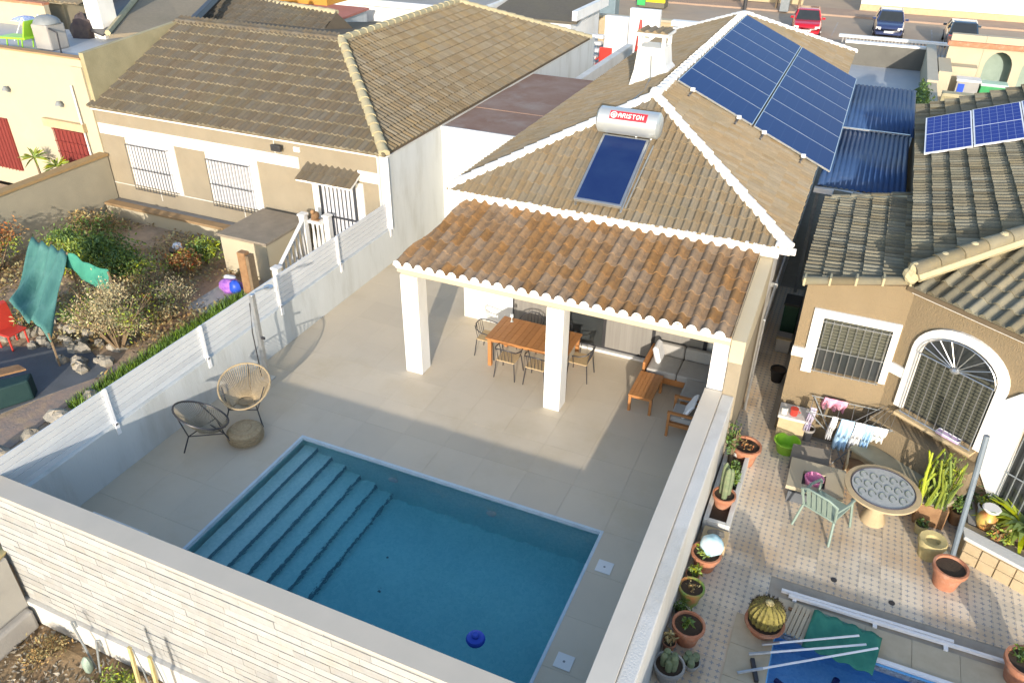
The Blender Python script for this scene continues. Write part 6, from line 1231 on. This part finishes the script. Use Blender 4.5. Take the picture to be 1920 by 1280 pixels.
t = T('utility_pole', 'dark street pole behind the villa ridge end', 'pole', (-9.2, 62.5, 0)); obj('shaft', B().tube([(-9.2, 62.5, .1), (-9.2, 62.5, 5)], .14, 8), DSTEEL, t, True); obj('box', B().box(-9.5, -8.9, 62.2, 62.35, 1.0, 1.9), DSTEEL, t)
t = T('utility_box', 'dark utility cabinet by the bare street trees', 'cabinet', (-6.4, 62.9, 0)); obj('cabinet', B().box(-6.8, -6.2, 62.7, 63.1, .1, 1.3), GSTEEL, t, bev=.02); obj('cabinet_top', B().box(-6.85, -6.15, 62.65, 63.15, 1.3, 1.36), WSTEEL, t)
# stair terrace with red chair behind party wall
t = T('white_terrace_house', 'white terrace walls with outside stair behind the party wall', 'building', (-11.5, 40, 0)); obj('wall', B().box(-13.0, -11.3, 41.5, 41.8, -.06, 2.6), W, t); obj('wall', B().box(-11.29, -9.8, 40.0, 40.3, -.06, 3.3), W, t); obj('wall', B().box(-9.79, -6.0, 43.0, 43.3, -.06, 2.2), W, t); obj('wall', B().box(-9.5, -7.5, 38.5, 42.99, -.06, .9), GREYW, t); obj('lintel', B().box(-9.79, -5.5, 42.5, 42.99, 2.2, 2.45), W, t)
for k in range(8): obj('stair_step', B().box(-13.6, -12.35, 37.0 + k * .32, 37.0 + (k + 1) * .32, .1 + k * .26, .24 + k * .26), W if k % 2 else WS, t)
t = T('plastic_red_chair', 'red plastic armchair on the terrace by the white stair', 'chair', (-11.9, 38.2, 0)); obj('seat', B().box(-12.25, -11.6, 37.9, 38.5, .95, 1.02), REDP, t, bev=.02); obj('backrest', B().box(-12.25, -11.6, 38.42, 38.5, 1.02, 1.7), REDP, t, bev=.05)
for sx in (-12.25, -11.66): obj('armrest', B().box(sx, sx + .06, 37.9, 38.5, 1.2, 1.26), REDP, t)
for x in (-12.2, -11.7):
    for y in (37.95, 38.42): obj('leg', B().tube([(x, y, .45), (x, y, .95)], .04, 6), REDP, t)
S('stair_terrace', B().box(-12.34, -9.8, 36.0, 41.4, -.06, .45), CREAM)
t = T('closed_parasol', 'closed red parasol leaning by the white terrace wall', 'parasol', (-10.6, 39.6, .45)); obj('canopy', B().lathe(-10.6, 39.6, [(.16, .9), (.2, 1.4), (.05, 2.9)], 10), REDP, t, True); obj('pole', B().tube([(-10.6, 39.6, .45), (-10.6, 39.6, 3.0)], .03, 6), W, t)
t = T('kerbside_wall', 'long tan garden wall between terrace and recycling container', 'wall', (-10, 48, 0)); obj('wall_core', B().box(-16, -3.5, 47.8, 48.1, -.06, 1.4), STOCK, t); obj('coping', B().box(-16, -3.5, 47.7, 48.2, 1.4, 1.52), CREAM, t)
# yard behind blue roof
S('blue_terrace', B().box(-1.4, 2.9, 34.5, 48.3, -.06, .0), TERRF)
t = T('yard_wall', 'pale yard wall with white top behind the blue grey terrace', 'wall', (1, 41.5, 0)); obj('wall_core', B().box(-1.5, 2.6, 48.31, 48.6, -.06, 1.1), mat('dull_grey_render', (.15, .145, .125), (.12, .115, .10), 1.2, .95), t); obj('coping', B().box(-1.5, 2.6, 48.25, 48.65, 1.1, 1.2), W, t)
t = T('yard_side_wall', 'cream side wall with green creeper beside the blue grey terrace', 'wall', (2.5, 38, 0)); obj('wall_core', B().box(2.5, 2.85, 33.0, 48.2, -.06, 1.3), CREAM, t); obj('coping', B().box(2.45, 2.9, 40, 48.25, 1.3, 1.4), CREAMB, t)
b = B(); leaves(b, (2.3, 36.0, 1.2), .4, 3.6, .8, 1800, .15); o = T('creeper', 'green creeper growing over the yard side wall', 'creeper', (2.3, 33.5, 0)); obj('foliage', b, LEAF, o); obj('stem', B().tube([(2.33, 36, -.06), (2.3, 36.1, .7), (2.3, 36.3, 1.3)], .05, 5), TWIG, o)
t = T('street_railing', 'white topped balustrade wall in front of the navy car', 'railing', (1, 47, 0)); obj('rail', B().box(-2.0, 4.6, 50.6, 50.9, .95, 1.08), W, t)
for k in range(34): obj('baluster', B().box(-1.8 + k * .185, -1.72 + k * .185, 50.7, 50.8, .3, .95), CONC, t)
obj('base', B().box(-2.0, 4.6, 50.55, 50.95, -.06, .3), CONC, t)
# arched patio with storage boxes
t = T('arcade_house', 'cream arcaded patio house with terracotta top at the far right', 'building', (7, 45, 0)); xs_ = [3.2, 4.75, 6.15, 6.5, 7.9, 12]
obj('wall', B().box(3.3, 4.8, 45.2, 45.6, -.06, 2.5), CREAM, t)
for xa in (4.81, 6.41, 8.01):
    n = 10; pts = [(xa, 45.2, 2.5), (xa, 45.2, -.06), (xa + .2, 45.2, -.06), (xa + .2, 45.2, 1.1)] + [(xa + .2 + .6 - .6 * math.cos(math.pi * k / n), 45.2, 1.1 + .75 * math.sin(math.pi * k / n)) for k in range(1, n)] + [(xa + 1.4, 45.2, 1.1), (xa + 1.4, 45.2, -.06), (xa + 1.598, 45.2, -.06), (xa + 1.598, 45.2, 2.5)]
    obj('arch_wall', B().prism(pts, (0, .4, 0)), CREAM, t)
obj('back_wall', B().box(4.8, 12, 46.0, 46.2, -.06, 2.3), SAGE, t); obj('roof', B().box(3.2, 12, 45.0, 46.4, 2.0, 2.2), TERRA, t)
t = T('patio_side_wall', 'cream low patio wall in front of the arcaded house', 'wall', (4, 42, 0)); obj('wall_core', B().box(2.95, 3.5, 42.0, 45.1, -.06, 1.4), CREAM, t); obj('step', B().box(3.5, 4.7, 44.3, 45.1, -.06, 1.2), CREAM, t)
t = T('storage_box', 'white and blue storage box in the arcaded patio', 'box', (4.4, 43.4, 0)); obj('body', B().box(3.9, 4.85, 43.1, 43.8, -.06, .8), CONC, t, bev=.02); obj('lid', B().box(3.86, 4.9, 43.05, 43.85, .8, .9), W, t, bev=.02); obj('blue_label', B().box(3.98, 4.25, 43.07, 43.095, .1, .7), BLUEP, t)
t = T('green_storage_box', 'green storage chest with pale lid in the arcaded patio', 'chest', (5.4, 43.6, 0)); obj('body', B().box(4.95, 6.05, 43.3, 44.0, -.06, .65), mat('green_chest', (.04, .30, .10), None, 3, .5), t, bev=.03); obj('lid', B().box(4.92, 6.08, 43.25, 44.05, .65, .78), mat('pale_green_lid', (.45, .65, .52), None, 3, .5), t, bev=.03)
t = T('patio_front_wall', 'low cream wall with coping in front of the storage boxes', 'wall', (6, 37.5, 0)); obj('wall_core', B().box(2.8, 12, 35.2, 35.45, -.06, 1.9), YELLOWW, t); obj('coping', B().box(2.8, 12, 35.1, 35.55, 1.9, 2.02), MORTARC, t)
# houses behind left house
t = T('red_terrace_annex', 'grey walled annex with red painted roof terrace behind the brown roof', 'building', (-25, 33, 0)); obj('wall', B().prism([(-29.5, 31.9, -.06), (-22.7, 31.0, -.06), (-23.2, 35, -.06), (-30, 35, -.06)], (0, 0, 3.1)), GREYW, t); obj('roof_terrace', B().prism([(-29.6, 31.8, 3.041), (-22.6, 30.9, 3.041), (-23.1, 35.1, 3.041), (-30.1, 35.1, 3.041)], (0, 0, .1)), REDROOF, t); obj('penthouse', B().box(-28.6, -25.2, 34.6, 38, 3.142, 5.0), ORANGE, t)
t = T('white_flat_house', 'white flat roofed house behind the brown roof ridge', 'building', (-22, 37, 0)); obj('wall', B().box(-24.8, -18.5, 36.2, 44, -.06, 3.0), W, t); obj('roof_deck', B().box(-24.6, -18.7, 36.4, 43.8, 3.0, 3.03), CONC, t); obj('parapet', B().box(-24.8, -18.5, 36.19, 36.39, 3.031, 3.3), W, t)
plant('shrub', 'dark green shrub beside the white flat roofed house', 'shrub', (-20.6, 33.5, -.06), .9, .7, 2.6, 500, .16, LEAF, stems=5)
t = T('far_tan_roof', 'tan tile roof with white verge behind the brown roof end', 'roof', (-17, 42, 0)); rf = obj('roof', B().prism([(-18.3, 38.5, 2.7), (-13.5, 38.5, 2.7), (-13.8, 43.5, 3.3), (-18.3, 43.5, 3.3)], (0, 0, -.1)), T_LEFT, t); obj('verge', B().box(-13.75, -13.5, 38.5, 43.5, 2.75, 3.2), W, t); obj('wall', B().box(-18.2, -13.9, 38.8, 43.2, -.06, 2.55), W, t)
t = T('far_street_house', 'row of pale houses along the street behind the left roofs', 'building', (-35, 55, 0)); obj('wall', B().box(-60, -24, 50, 58, -.02, 4.5), W, t); obj('roof', B().box(-60.3, -23.7, 49.7, 58.3, 4.5, 4.8), T_LEFT, t)
for k in range(8): obj('window', B().box(-58 + k * 4.2, -56.8 + k * 4.2, 49.93, 50, 1.2, 2.6), DGLASS, t)
